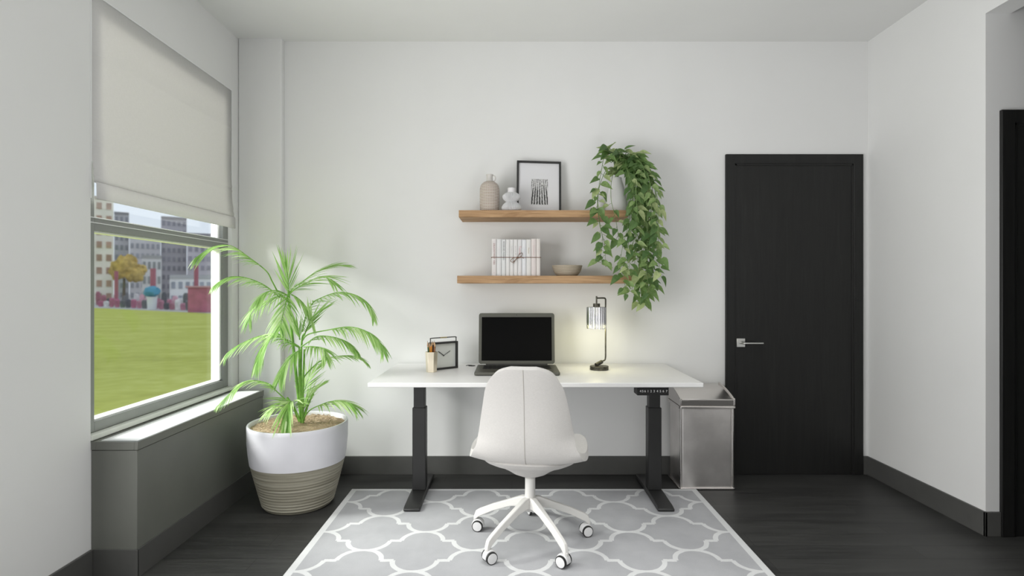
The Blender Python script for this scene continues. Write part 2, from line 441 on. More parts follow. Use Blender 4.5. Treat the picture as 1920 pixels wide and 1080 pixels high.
# boxed column in the left corner
struct(MB().prism(rrect(LX, -1.491, 3.589, BW+.03, .012, 4), 0, CZ).build('trim_1', M['wall']), 'shallow boxed column in the left corner of the back wall', 'column')
# baseboards
BH = .12
def board(name, x0, x1, y0, y1, label): struct(MB().box(x0, x1, y0, y1, 0, BH).build(name, M['base'], bevel=.002), label, 'baseboard')
board('baseboard_back', -1.491, 1.392, BW-.012, BW, 'dark grey baseboard along the back wall under the desk')
board('baseboard_left', LX, LX+.012, RY, OY0-.001, 'dark grey baseboard on the left wall before the window')
w = MB(); w.box(RX-.012, RX, 2.719, BW-.012, 0, BH); w.box(RX-.012, 2.398, 2.719, 2.731, 0, BH); w.box(2.295, RX, BW-.012, BW, 0, BH)
struct(w.build('baseboard_right', M['base'], bevel=.002), 'dark grey baseboard along the right wall and around its corner', 'baseboard')

def door(name, x0, x1, top, Yw, cw, label, handle):
    d = thing(name, ((x0+x1)/2, Yw, 0), label, 'door'); d['kind'] = 'structure'
    c = MB(); y0, y1 = Yw-.018, Yw
    c.prism([(x0, 0), (x0+cw, 0), (x0+cw, top-cw), (x1-cw, top-cw), (x1-cw, 0), (x1, 0), (x1, top), (x0, top)], -y1, -y0, M=Matrix(((1,0,0,0),(0,0,-1,0),(0,1,0,0),(0,0,0,1))))
    c.build('door_frame', M['blackwood'], d, bevel=.004)
    MB().box(x0+cw+.003, x1-cw-.003, Yw-.009, Yw-.0005, .0005, top-cw-.003).build('door_leaf', M['blackwood'], d, bevel=.002)
    s = MB(); s.box(x0+cw-.001, x0+cw+.012, Yw-.013, Yw-.0005, 0, top-cw); s.box(x1-cw-.012, x1-cw+.001, Yw-.013, Yw-.0005, 0, top-cw); s.box(x0+cw, x1-cw, Yw-.013, Yw-.0005, top-cw-.012, top-cw+.001)
    s.build('door_stop', M['blackwood'], d, bevel=.001)
    if handle:
        h = P(1388.5, 642.5, Yw-.01)
        hr = MB().box(h.x-.027, h.x+.027, Yw-.018, Yw-.0092, h.z-.028, h.z+.028).build('handle_plate', M['steel'], d, bevel=.0015)
        path = smooth_path([(h.x, Yw-.017, h.z), (h.x, Yw-.045, h.z), (h.x+.012, Yw-.06, h.z), (h.x+.05, Yw-.062, h.z), (h.x+.125, Yw-.062, h.z)], 5)
        MB().tube(path, .0068, 14).build('handle_lever', M['steel'], hr)
    return d
door('door_1', 1.395, 2.294, 2.094, BW, .062, 'closed black wood door in the back wall with a silver lever handle', True)
door('door_2', 2.398, 3.3, 2.094, 2.731, .064, 'black wood door in the alcove at the right edge of the view', False)

# ------------------------------------------------------------------ WINDOW
win = thing('window_1', (LX-.02, (OY0+OY1)/2, OZ0), 'grey metal framed sash window in the left wall looking onto a lawn', 'window'); win['kind'] = 'structure'
XF, XG = LX-.025, LX-.085            # inner face of the frame, glass side
f = MB()
f.box(XG, XF, OY0, OY0+.055, .60, OZ1); f.box(XG, XF, OY1-.062, OY1, .60, OZ1)
f.box(XG, XF, OY0+.055, OY1-.062, .60, .645); f.box(XG, XF, OY0+.055, OY1-.062, OZ1-.05, OZ1)
f.box(XG, XF, OY0+.055, OY1-.062, 1.468, 1.525)
fr_o = f.build('window_frame', M['frame_grey'], win, bevel=.002)
g = MB()
for z0, z1, xo in ((.645, 1.468, 0), (1.525, OZ1-.05, -.012)):
    y0, y1 = OY0+.055, OY1-.062
    for (a0, a1, b0, b1) in ((y0, y0+.005, z0, z1), (y1-.018, y1, z0, z1), (y0, y1, z0, z0+.006), (y0, y1, z1-.006, z1)):
        g.box(XG-.005, XF-.012+xo, a0, a1, b0, b1)
g.build('glazing_bead', M['white_frame'], fr_o)
g = MB()
for z in (1.5, 1.522): g.box(XF, XF+.003, OY0+.002, OY1-.002, z, z+.003)
g.build('rail_strip', M['white_frame'], fr_o)
MB().box(LX-.078, LX-.074, OY0+.058, OY1-.066, .648, 1.466).build('lower_pane', M['pane'], win)
MB().box(LX-.078, LX-.074, OY0+.058, OY1-.066, 1.528, OZ1-.053).build('upper_pane', M['pane'], win)
MB().box(LX-.10, LX+.006, OY0, OY1, OZ0+.005, .598).build('window_sill', M['sill'], win, bevel=.003)

# roman blind
bl = thing('roman_blind', (LX, (OY0+OY1)/2, OZ1), 'off white fabric roman blind covering the upper half of the window', 'blind')
rows = []
prof = [(2.468, .000), (2.30, .000), (2.235, .001), (2.224, .0045), (2.215, .001), (2.05, .000), (1.90, .001), (1.858, .006), (1.846, .002), (1.832, .007), (1.822, .004), (1.76, .007), (1.722, .014), (1.705, .012), (1.69, .018), (1.665, .017)]
for z, dx in prof: rows.append([(LX-.004+dx, lerp(OY0+.004, OY1-.004, i/12), z+.0008*math.sin(i*1.7)) for i in range(13)])
def sol(t, off=-1):
    def f(o):
        q = o.modifiers.new('solid', 'SOLIDIFY'); q.thickness = t; q.offset = off
    return f
MB().grid(rows).build('blind_fabric', M['blind'], bl, angle=60, mods=[sol(.003, 0)])
rows = [[(LX+.012+dx, lerp(OY0+.006, OY1-.002, i/12), z) for i in range(13)] for z, dx in [(1.669, .004), (1.664, .009), (1.60, .010), (1.597, .006)]]
MB().grid(rows).build('bottom_fold', M['blind'], bl, angle=60, mods=[sol(.003, 0)])
e = MB()
for y0 in (OY0-.001, OY1-.004): e.box(LX-.008, LX+.002, y0, y0+.005, 1.60, 2.47)
e.box(LX-.008, LX+.001, OY0, OY1, 2.4685, 2.473)
lab(e.build('side_channel', M['white_frame'], bl), 'thin bright white edge strip')

# radiator cover under the window
rc = thing('radiator_cover', (-1.675, 2.93, 0), 'long dark grey radiator cover under the window with sky sheen coloured on its top', 'radiator cover')
MB().box(LX+.001, -1.58, OY0+.002, 3.522, 0, .535).build('cover_body', M['cover'], rc, bevel=.002)
t = MB(); x0, x1, y0, y1 = LX+.001, -1.576, OY0, 3.524
t.box(x0, x0+.02, y0, y1, .537, .572); t.box(x1-.014, x1, y0, y1, .537, .572); t.box(x0+.02, x1-.014, y0, y0+.02, .537, .572); t.box(x0+.02, x1-.014, y1-.02, y1, .537, .572)
t.build('cover_lip', M['cover'], rc, bevel=.0015)
lab(MB().box(x0+.021, x1-.015, y0+.021, y1-.021, .537, .5705).build('cover_top_sheen', M['cover_top_sheen'], rc, bevel=.001), 'top panel coloured pale for sky sheen')
pl = MB(); pl.box(-1.58, -1.573, OY0-.004, 3.522, 0, .12); pl.box(LX+.013, -1.573, OY0-.005, OY0+.002, 0, .12)
pl.build('plinth', M['base'], rc, bevel=.001)

# ------------------------------------------------------------------ OUTSIDE
def m_grass():
    m, nt, b = new_mat('lawn_grass'); co, x, y, z = coords(nt)
    n = noise_tex(nt, mapped(nt, co, (.5, 1, 1)), .8, 5, .6); n2 = noise_tex(nt, co, 3.5, 4)
    nt.links.new(ramp(nt, n*.6+n2*.4, [(.3, (.36, .38, .085)), (.5, (.46, .49, .12)), (.7, (.56, .60, .19))]), b.inputs['Base Color'])
    b.inputs['Roughness'].default_value = 1; b.inputs['Specular IOR Level'].default_value = 0; return m
GZ = -.3
struct(MB().box(-90, -1.9, -25, 150, GZ-.1, GZ-.01).build('ground', mat('outdoor_paving', (.42, .41, .40), .9, var=.15, vscale=.3), smooth=False), 'pale paving beyond the lawn outside the window', 'ground')
E0, E1 = Vector((-33.5, 43.5)), Vector((-15.5, 31.5))     # far edge of the lawn
d = (E1-E0).normalized(); nrm = Vector((-d.y, d.x))
if nrm.y < 0: nrm = -nrm
A0, A1 = E0-d*30, E1+d*30
struct(MB().prism([tuple(A0), tuple(A0-nrm*70), (-1.95, -20), (-1.95, 20), tuple(A1)], GZ-.05, GZ).build('lawn', m_grass(), smooth=False), 'flat green lawn outside the window', 'lawn')
def blob(mb, c, r, seed, sq=1.0, n=14):
    for i in range(n):
        a = (i+.5)/n*PI
    rows = []
    for i in range(n+1):
        th = PI*i/n; row = []
        for j in range(n*2+1):
            ph = 2*PI*(j % (n*2))/(n*2)
            p = Vector((math.sin(th)*math.cos(ph), math.sin(th)*math.sin(ph), math.cos(th)*sq))
            k = 1+.35*noise.noise(p*2.2+Vector((seed, 0, 0)))
            row.append(Vector(c)+p*r*k)
        rows.append(row)
    mb.grid(rows)
def facade(px0, px1, py_top, Y, label, wallc, winc, rows_, cols, depth=6, fw=.55, fh=.5):
    k = ((px0+px1)/2-960)/F; c = Vector((k*Y, Y)); v = Vector((k, 1)).normalized(); u = Vector((v.y, -v.x))
    hit = lambda px: (((px-960)/F)*c.y-c.x)/(u.x-((px-960)/F)*u.y)
    t0, t1 = hit(px0), hit(px1); zt = EYE-(py_top-540)*Y/F
    B = Matrix(((u.x, v.x, 0, c.x), (u.y, v.y, 0, c.y), (0, 0, 1, 0), (0, 0, 0, 1)))
    r = thing('city_building', (c.x, c.y, GZ), label, 'building')
    MB().box(t0, t1, 0, depth, GZ, zt, B).build('wall', mat('facade_'+str(px0), tuple(min(.85, q*1.3) for q in wallc), .9, var=.12, vscale=.25), r, smooth=False)
    cw = (t1-t0)/cols; rh = (zt-GZ)/rows_; m = mat('windows_'+str(px0), winc, .4, var=.25, vscale=.4)
    for i in range(rows_):
        for j in range(cols):
            cx = t0+cw*(j+.5); cz = GZ+rh*(i+.5)
            MB().box(cx-cw*fw/2, cx+cw*fw/2, -.06, .05, cz-rh*fh/2, cz+rh*fh/2, B).build('window', m, r, smooth=False)
    MB().box(t0, t1, -.12, depth, zt, zt+.3, B).build('roof', mat('roof_'+str(px0), tuple(q*.7 for q in wallc), .9), r, smooth=False)
    return r
facade(120, 213, 372, 56, 'cream apartment building with tan windows at the left of the window view', (.70, .62, .55), (.42, .27, .20), 8, 5)
facade(214, 242, 402, 72, 'narrow grey building just right of the cream building outside', (.40, .39, .41), (.27, .27, .30), 9, 3)
facade(243, 301, 434, 70, 'low pale grey building below the left gap of sky outside', (.50, .48, .50), (.33, .33, .37), 7, 6)
facade(302, 350, 411, 72, 'taller mauve grey building between the two gaps of sky outside', (.36, .34, .37), (.26, .25, .29), 9, 5)
facade(351, 452, 443, 70, 'wide grey building at the right of the window view', (.42, .39, .42), (.29, .27, .32), 7, 9)
facade(266, 303, 484, 60, 'light storefront building behind the middle red post outside', (.55, .54, .54), (.30, .31, .32), 3, 4, 4)
facade(318, 398, 522, 48, 'white market pavilion with dark openings beyond the lawn', (.66, .66, .68), (.34, .36, .42), 2, 6, 4)
def along(px, off):       # a point beyond the lawn's far edge seen at column px
    k = (px-960)/F       # X = k Y ; solve E0 + d t + nrm off
    o = E0+nrm*off; t = (o.x-k*o.y)/(k*d.y-d.x); q = o+d*t; return q
red = mat('magenta_red_paint', (.38, .11, .15), .6, var=.1)
for px, h, lb in ((218, 3.0, 'red post left of the yellow tree outside'), (287, 3.1, 'red post in the middle of the window view'), (368, 3.2, 'red post at the right of the window view')):
    q = along(px, 3.6); tag(MB().tube([(q.x, q.y, GZ), (q.x, q.y, GZ+h)], .15 if px != 287 else .2, 10).build('banner_post', red), lb, 'post', 'red posts beyond the lawn')
q = along(389, 1.0); kb = thing('market_kiosk', (q.x, q.y, GZ), 'magenta market kiosk at the right of the window view', 'kiosk')
MB().box(q.x-.9, q.x+.9, q.y-.6, q.y+.6, GZ, GZ+1.55).build('kiosk_body', mat('kiosk_magenta', (.44, .13, .20), .6, var=.15, vscale=2), kb)
MB().box(q.x-1, q.x+1, q.y-.7, q.y+.7, GZ+1.55, GZ+1.65).build('kiosk_roof', mat('kiosk_roof', (.55, .3, .35), .6), kb)
q = along(232, 7); tr = thing('yellow_tree', (q.x, q.y, GZ), 'small yellow leaved autumn tree beyond the lawn', 'tree')
MB().tube([(q.x, q.y, GZ), (q.x+.05, q.y, GZ+2.5)], [.16, .1], 8).build('trunk', mat('bark', (.12, .09, .07), .9), tr)
c = MB()
for i, (ox, oz, r_) in enumerate(((0, 3.6, 1.05), (-.7, 3.2, .8), (.85, 2.9, .8), (.2, 4.3, .6), (1.2, 3.4, .5))): blob(c, (q.x+ox, q.y+.2*i, GZ+oz), r_, i*3.1)
c.build('crown', mat('yellow_foliage', (.50, .35, .10), .9, var=.3, vscale=2), tr, angle=180)
stall_cols = [(.42, .13, .22), (.09, .09, .11), (.62, .35, .42), (.70, .68, .68), (.14, .14, .15), (.36, .14, .19), (.6, .58, .6), (.48, .2, .28)]
smats = [mat('stall_cloth_%d' % i, c_, .8, var=.2, vscale=3) for i, c_ in enumerate(stall_cols)]
words = ['magenta', 'black', 'pink', 'white', 'charcoal', 'crimson', 'pale grey', 'rose']
for i in range(40):
    px = 184+(i//2)*10.3+(i % 2)*5; q = along(px, 1.6 if i % 2 else 3.0); k = random.randrange(8); h = .45+random.random()*(.35 if i % 2 else .8); wd = .17+random.random()*.04
    if (i % 2 == 0 and min(abs(px-218), abs(px-287), abs(px-368)) < 4) or px > 378 and i % 2: continue
    if abs(px-285) < 5 and i % 2: continue
    s_ = MB(); s_.lathe([(wd*.75, GZ), (wd, GZ+h*.5), (wd*.97, GZ+h*.85), (wd*.55, GZ+h)], q.x, q.y, 10)
    tag(s_.build('draped_market_stall', smats[k]), 'low %s draped stall in the row beyond the lawn' % words[k], 'stall', 'draped stalls in the row beyond the lawn, %s ones' % words[k])
q = along(285, .9); us = thing('blue_parasol', (q.x, q.y, GZ), 'bright blue parasol over a white stand at the lawn edge', 'parasol')
MB().lathe([(.28, GZ), (.32, GZ+.9)], q.x, q.y, 12).build('white_stand', mat('stand_white', (.72, .74, .76), .8), us)
c = MB(); blob(c, (q.x, q.y, GZ+1.25), .5, 4, .75, 8); c.build('blue_canopy', mat('parasol_blue', (.06, .28, .42), .7, var=.1), us)

# ------------------------------------------------------------------ RUG
RX0, RX1, RYB = -.966, 1.111, 3.348
rug_mat = m_rug(-.935-(RX0+RX1)/2, 2.757-1.85, RX0+.034-(RX0+RX1)/2, RX1-.034-(RX0+RX1)/2, RYB-.03-1.85, .35+.03-1.85)
o = MB().box(RX0, RX1, .35, RYB, 0, .008).build('trellis_rug', rug_mat, bevel=.003, origin=((RX0+RX1)/2, 1.85, 0))
tag(o, 'grey rug with a white trellis pattern lying under the desk and chair', 'rug')
RZ = .008

# ------------------------------------------------------------------ DESK
DX0, DX1, DY0, DY1, DZ = -.748, .993, 2.872, 3.62, .7285
desk = thing('standing_desk', ((DX0+DX1)/2, 3.25, RZ), 'white topped sit stand desk on two black column legs', 'desk')
MB().box(DX0, DX1, DY0, DY1, DZ-.024, DZ).build('tabletop', M['desk_white'], desk, bevel=.004, seg=3)
MB().box(-.50, .79, 3.24, 3.30, DZ-.065, DZ-.0245).build('crossbar', M['black_metal'], desk, bevel=.002)
for cx in (-.5437, .8355):
    MB().box(cx-.03, cx+.03, 3.0, 3.56, DZ-.042, DZ-.0243).build('top_bracket', M['black_metal'], desk, bevel=.002)
    lg = MB().box(cx-.039, cx+.039, 3.24, 3.31, RZ+.03, .52).build('leg', M['black_metal'], desk, bevel=.004)
    MB().box(cx-.0325, cx+.0325, 3.246, 3.304, .50, DZ-.0245).build('inner_column', M['black_metal'], lg, bevel=.003)
    R = MB().prism([(3.0, RZ+.002), (3.0, RZ+.016), (3.03, RZ+.024), (3.2, RZ+.03), (3.36, RZ+.03), (3.55, RZ+.022), (3.56, RZ+.014), (3.56, RZ+.002)], cx-.045, cx+.045, M=Matrix(((0,0,1,0),(1,0,0,0),(0,1,0,0),(0,0,0,1))))
    R.build('foot', M['black_metal'], desk, bevel=.005)
cp0, cp1 = P(1195, 727, 2.90), P(1254, 741.5, 2.90)
pn = MB().box(cp0.x, cp1.x, 2.90, 2.985, cp1.z, DZ-.0245).build('control_panel', M['black_plastic'], desk, bevel=.002)
tx = MB()
for ch, px in (('4', 1201), ('5', 1205.2), ('6', 1209.5), ('1', 1215), ('2', 1220.7), ('3', 1226.5), ('4', 1232.6), ('5', 1238.2), ('6', 1243.7), ('7', 1249.8)):
    q = P(px, 733.6, 2.90); text_into(tx, ch, .0175, Matrix.Translation((q.x, 2.8995, q.z)) @ Matrix.Rotation(PI/2, 4, 'X'))
lab(tx.build('panel_digits', M['white_print'], pn, smooth=False), 'white digits 456 1 2 3 4 5 6 7')
q = P(885, 687, 3.52)
gm = MB(); gm.lathe([(.022, DZ+.0003), (.022, DZ+.002), (.018, DZ+.003), (.0, DZ+.003)], q.x, 3.50, 24); gm.tube(smooth_path([(q.x-.035, 3.50, DZ+.002), (q.x-.02, 3.49, DZ+.006), (q.x+.0, 3.5, DZ+.004)], 5), .002, 8)
tag(gm.build('cable_grommet', M['black_plastic']), 'small dark cable opening in the desktop left of the laptop', 'cable grommet')

# ------------------------------------------------------------------ LAPTOP
lx0, lx1 = -.212, .270
lap = thing('laptop', ((lx0+lx1)/2, 3.26, DZ), 'open grey laptop with a blank black screen on the white desk', 'laptop')
bs = MB(); cx = (lx0+lx1)/2
LB = .019
M_ = Matrix.Identity(4)
bs.prism(rrect(lx0, lx1, 3.10, 3.42, .014, 5), DZ+.003, DZ+LB)
bs.build('laptop_base', M['laptop'], lap, bevel=.003)
kb = MB(); kb.box(lx0+.04, lx1-.04, 3.235, 3.385, DZ+LB, DZ+LB+.0006); kbo = kb.build('keyboard_well', M['keys'], lap)
kk = MB()
for r in range(5):
    for c_ in range(15):
        x = lx0+.045+c_*.0262; y = 3.242+r*.029; kk.box(x, x+.022, y, y+.024, DZ+LB+.0006, DZ+LB+.002)
kk.build('keys', M['black_plastic'], kbo)
MB().box(cx-.06, cx+.06, 3.125, 3.215, DZ+LB, DZ+LB+.0005).build('touchpad', mat('touchpad', (.13, .13, .115), .4), lap)
tilt = Matrix.Translation((cx, 3.422, DZ+LB)) @ Matrix.Rotation(-math.radians(7), 4, 'X')
V = Matrix(((1,0,0,0),(0,0,-1,0),(0,1,0,0),(0,0,0,1)))       # (x, y, z) -> (x, -z, y): y of the outline goes up
lid = MB().prism(rrect(-.235, .235, .004, .318, .016, 6), -.004, .004, M=tilt @ V).build('laptop_lid', M['laptop'], lap, bevel=.0015)
MB().prism(rrect(-.217, .217, .024, .293, .002, 2), .0042, .0050, M=tilt @ V).build('screen', M['screen'], lid)
MB().lathe([(.0022, .004), (.0022, .0047), (0, .0047)], 0, .306, 12, M=tilt @ V).build('webcam', M['black_plastic'], lid)
MB().tube([(cx-.19, 3.422, DZ+LB), (cx+.19, 3.422, DZ+LB)], .006, 10).build('hinge', M['keys'], lap)

# ------------------------------------------------------------------ PENCIL CUP AND PENCILS
cc = P(809, 698, 3.25); cyc = 3.25; cup = thing('pencil_cup', (cc.x, cyc, DZ), 'pale brass hexagonal pencil cup on the left of the desk', 'pencil cup')
c = MB()
prof = [(.0, DZ+.004), (.027, DZ+.004), (.0265, DZ+.0005), (.031, DZ+.0005), (.0365, DZ+.118), (.034, DZ+.118), (.029, DZ+.008), (0, DZ+.008)]
c.lathe(prof, cc.x, cyc, 6, False, False, M=Matrix.Identity(4)); c.build('cup_body', M['gold'], cup, angle=25, bevel=.001)
def pencil_mat(n, col): return mat(n, col, .4, var=.05)
kinds = [('orange', pencil_mat('pencil_orange', (.62, .24, .02))), ('brown', pencil_mat('pencil_brown', (.22, .10, .045))), ('black', pencil_mat('pencil_black', (.02, .02, .025))), ('dark green', pencil_mat('pencil_green', (.05, .11, .04)))]
wood = mat('pencil_wood', (.52, .34, .19), .7); lead = mat('pencil_lead', (.03, .03, .03), .5)
plist = [(-.022, .004, -.012, 0, .182, 1), (-.013, .012, -.006, 0, .176, 1), (-.006, -.010, -.004, -.004, .170, 0), (.002, -.004, 0, -.003, .174, 0), (.006, .008, .004, .002, .180, 2), (.013, .010, .006, .004, .184, 2), (.018, .000, .008, .002, .178, 1), (.021, -.008, .012, 0, .172, 1), (-.018, -.008, -.010, -.003, .168, 3), (0, .016, 0, .006, .183, 2)]
pls = ['brown pencil leaning furthest left in the brass cup', 'brown pencil at the back left of the brass cup', 'orange pencil at the front left of the brass cup', 'orange pencil at the front centre of the brass cup', 'black pencil right of centre in the brass cup', 'tallest black pencil at the back right of the brass cup', 'brown pencil at the right of the brass cup', 'brown pencil leaning furthest right in the brass cup', 'dark green pencil at the left rim of the brass cup', 'black pencil at the back centre of the brass cup']
for (ox, oy, tx_, ty_, h, k), lb_ in zip(plist, pls):
    b0 = Vector((cc.x+ox*.45, cyc+oy*.45, DZ+.010)); b1 = Vector((cc.x+ox+tx_*.2, cyc+oy, DZ+h))
    p_ = thing('pencil', b0, lb_, 'pencil', 'pencils in the brass cup'); dd = (b1-b0)
    MB().tube([b0, b0+dd*.86], .0043, 6).build('pencil_barrel', kinds[k][1], p_)
    MB().tube([b0+dd*.86, b0+dd*.965], [.0041, .0013], 8).build('sharpened_tip', wood, p_)
    MB().tube([b0+dd*.965, b1], [.0012, .0003], 6).build('pencil_point', lead, p_)

# ------------------------------------------------------------------ CLOCK
ca, cb = P(805.5, 694, 3.30), P(856.5, 690, 3.42); ca.z = cb.z = DZ
ux = (cb-ca).normalized(); wd = (cb-ca).length; uy = Vector((-ux.y, ux.x, 0))
CM = Matrix(((ux.x, uy.x, 0, ca.x), (ux.y, uy.y, 0, ca.y), (0, 0, 1, DZ), (0, 0, 0, 1)))
ck = thing('desk_clock', (ca+cb)/2, 'square black framed clock with a carrying handle behind the pencil cup', 'clock')
H = .166; fb = .011
c = MB(); c.box(0, fb, -.015, .015, 0.0005, H, CM); c.box(wd-fb, wd, -.015, .015, .0005, H, CM); c.box(fb, wd-fb, -.015, .015, .0005, fb, CM); c.box(fb, wd-fb, -.015, .015, H-fb, H, CM)
c.build('clock_frame', M['black_metal'], ck, bevel=.0008)
MB().box(fb, wd-fb, .0, .008, fb, H-fb, CM).build('clock_face', M['clock_face'], ck)
hx, hz = wd*.5, H*.5
def hand(ang, L, w_):
    R = CM @ Matrix.Translation((hx, -.004, hz)) @ Matrix.Rotation(ang, 4, 'Y')
    return MB().box(-w_, w_, -.001, .001, -.004, L, R)
hand(math.radians(-54), .046, .0019).build('hour_hand', M['black_plastic'], ck); hand(math.radians(60), .052, .0012).build('minute_hand', M['black_plastic'], ck)
MB().tube(smooth_path([(.006, 0, H-.002), (.006, 0, H+.018), (.012, 0, H+.025), (wd/2, 0, H+.0255), (wd-.012, 0, H+.025), (wd-.006, 0, H+.018), (wd-.006, 0, H-.002)], 5), .0029, 10, M=CM).build('clock_handle', M['black_metal'], ck)
MB().tube([(wd*.38, 0, H+.0255), (wd*.62, 0, H+.0255)], .0043, 12, M=CM).build('brass_grip', M['brass'], ck)
MB().tube([(wd, 0, H*.5), (wd+.004, 0, H*.5)], .004, 10, M=CM).build('side_knob', M['black_metal'], ck)

# ------------------------------------------------------------------ DESK LAMP
LY = 3.34
lb = P(1123.5, 690, LY); lc = P(1118.5, 560, LY); pole = P(1135.5, 600, 3.385)
lm = thing('table_lamp', (lb.x, LY, DZ), 'lit bronze table lamp with a fluted mirrored glass shade', 'lamp')
MB().lathe([(0, DZ+.0005), (.054, DZ+.0005), (.056, DZ+.003), (.056, DZ+.010), (.0545, DZ+.012), (.056, DZ+.014), (.056, DZ+.021), (.054, DZ+.023), (.04, DZ+.023), (0, DZ+.024)], lb.x, LY, 40, False, False).build('lamp_base', M['bronze'], lm)
MB().tube([(lb.x-.022, LY-.012, DZ+.030), (lb.x+.018, LY+.012, DZ+.046)], .0115, 16).build('pivot_joint', M['bronze'], lm)
zt = P(1118.5, 559, LY).z
path = [(lb.x+.012, LY+.01, DZ+.044), (pole.x-.018, 3.378, DZ+.047), (pole.x-.004, 3.384, DZ+.054), (pole.x, 3.385, DZ+.075)]
path = smooth_path(path, 5)+smooth_path([(pole.x, 3.385, DZ+.2), (pole.x, 3.385, zt-.03), (pole.x, 3.385, zt-.012), (pole.x-.004, 3.382, zt-.003), (pole.x-.015, 3.375, zt), (lc.x, LY, zt)], 6)
MB().tube(path, .0046, 12).build('lamp_pole', M['bronze'], lm)
MB().tube([(lc.x, LY, zt+.012), (lc.x, LY, zt-.032)], .0048, 12).build('lamp_stem', M['bronze'], lm)
z1 = P(0, 576, LY).z; z0 = P(0, 616, LY).z
MB().lathe([(0, z1+.022), (.021, z1+.022), (.021, z1+.002), (0, z1+.002)], lc.x, LY, 24, False, False).build('lamp_cap', M['bronze'], lm)
lab(MB().lathe([(0, z1+.002), (.019, z1+.002), (.019, z1-.018), (0, z1-.018)], lc.x, LY, 24, False, False).build('lit_socket', M['bulb'], lm), 'glowing white socket')
MB().lathe([(.008, z1-.018), (.010, z1-.026), (.011, z1-.036), (.008, z1-.046), (.003, z1-.051), (0, z1-.052)], lc.x, LY, 20, False, False).build('light_bulb', M['bulb'], lm)
fl = lambda a, z: 1+.03*math.sin(a*26)+.02*math.sin(a*9+1)
MB().lathe([(.057, z1), (.057, (z0+z1)/2), (.057, z0), (.0545, z0), (.0545, z1)], lc.x, LY, 208, False, False, fr=fl).build('glass_shade', M['shade'], lm, angle=70)
MB().lathe([(.019, z1+.0025), (.057, z1+.0005), (.057, z1-.001), (.019, z1+.001)], lc.x, LY, 40, False, False).build('shade_collar', M['shade'], lm)
pl_d = bpy.data.lights.new('bulb_light', 'POINT'); plo = bpy.data.objects.new('bulb_light', pl_d); C.objects.link(plo)
plo.location = Vector((lc.x, LY, z0-.01))-Vector(lm.location); plo.parent = lm; pl_d.energy = 1.5; pl_d.color = (1, .94, .52); pl_d.shadow_soft_size = .03

# ------------------------------------------------------------------ CHAIR
KX, KY = .087, 2.66
chair = thing('office_chair', (KX, KY, RZ), 'off white upholstered swivel chair on casters pulled up to the desk', 'chair')
CH = Matrix.Translation((KX, KY, 0)) @ Matrix.Rotation(-math.radians(8), 4, 'Z')
ctrl = [  # y, z, half width, edge curl
 (.232, .440, .16, 0), (.236, .462, .20, .0), (.205, .474, .232, .002), (.10, .472, .262, .012), (-.02, .458, .272, .022), (-.11, .448, .264, .026), (-.165, .458, .240, .030),
 (-.192, .495, .214, .040), (-.205, .555, .199, .055), (-.212, .63, .187, .046), (-.222, .71, .174, .036), (-.236, .78, .161, .027), (-.249, .832, .138, .016), (-.257, .862, .108, .008), (-.262, .880, .055, .002)]
def cr(i, t):
    k = len(ctrl); g = [ctrl[min(max(i+j, 0), k-1)] for j in (-1, 0, 1, 2)]
    return tuple(.5*((2*g[1][q])+(g[2][q]-g[0][q])*t+(2*g[0][q]-5*g[1][q]+4*g[2][q]-g[3][q])*t*t+(3*g[1][q]-g[0][q]-3*g[2][q]+g[3][q])*t**3) for q in range(4))
cl = []
for i in range(len(ctrl)-1):
    for j in range(4): cl.append(cr(i, j/4))
cl.append(ctrl[-1])
def nrm_at(i):
    a, b = cl[max(i-1, 0)], cl[min(i+1, len(cl)-1)]
    t = Vector((0, b[0]-a[0], b[1]-a[1])).normalized(); n = Vector((0, t.z, -t.y))   # towards the sitter
    return -n if (n.z < 0 and i < 24) or (n.y < 0 and i >= 24) else n
rows = []
NU = 22
for i, (y, z, w_, cu) in enumerate(cl):
    n = nrm_at(i); row = []
    for j in range(NU+1):
        u = -1+2*j/NU; us = math.sin(u*PI/2)*.35+u*.65
        row.append(Vector((us*w_, y, z))+n*(cu*abs(us)**2.4))
    rows.append(row)
def chair_mods(o):
    q = o.modifiers.new('solid', 'SOLIDIFY'); q.thickness = .034; q.offset = -1; q.use_even_offset = False
    b = o.modifiers.new('bev', 'BEVEL'); b.width = .013; b.segments = 4; b.limit_method = 'ANGLE'; b.angle_limit = math.radians(50)
# keep the front face on the sitter's side: rows wound so that normals point to the sitter
sh = MB().grid(rows, M=CH).build('seat_shell', M['chair_fabric'], chair, angle=180)
me = sh.data
mid = me.polygons[len(me.polygons)//3]
bm = bmesh.new(); bm.from_mesh(me); bm.faces.ensure_lookup_table()
fa = bm.faces[NU*12+NU//2]
if fa.normal.z < 0: bmesh.ops.reverse_faces(bm, faces=bm.faces)
bm.to_mesh(me); bm.free(); me.polygons.foreach_set('use_smooth', [True]*len(me.polygons))
chair_mods(sh)
# seam along the middle of the back, outside
sp = []
for i in range(16, len(cl)):
    y, z, w_, cu = cl[i]; n = nrm_at(i); sp.append(Vector((0, y, z))-n*.0345)
y, z, w_, cu = cl[-1]; 
lab(MB().tube(sp, .0013, 8, M=CH).build('back_seam', M['seam'], chair), 'stitched seam down the middle')
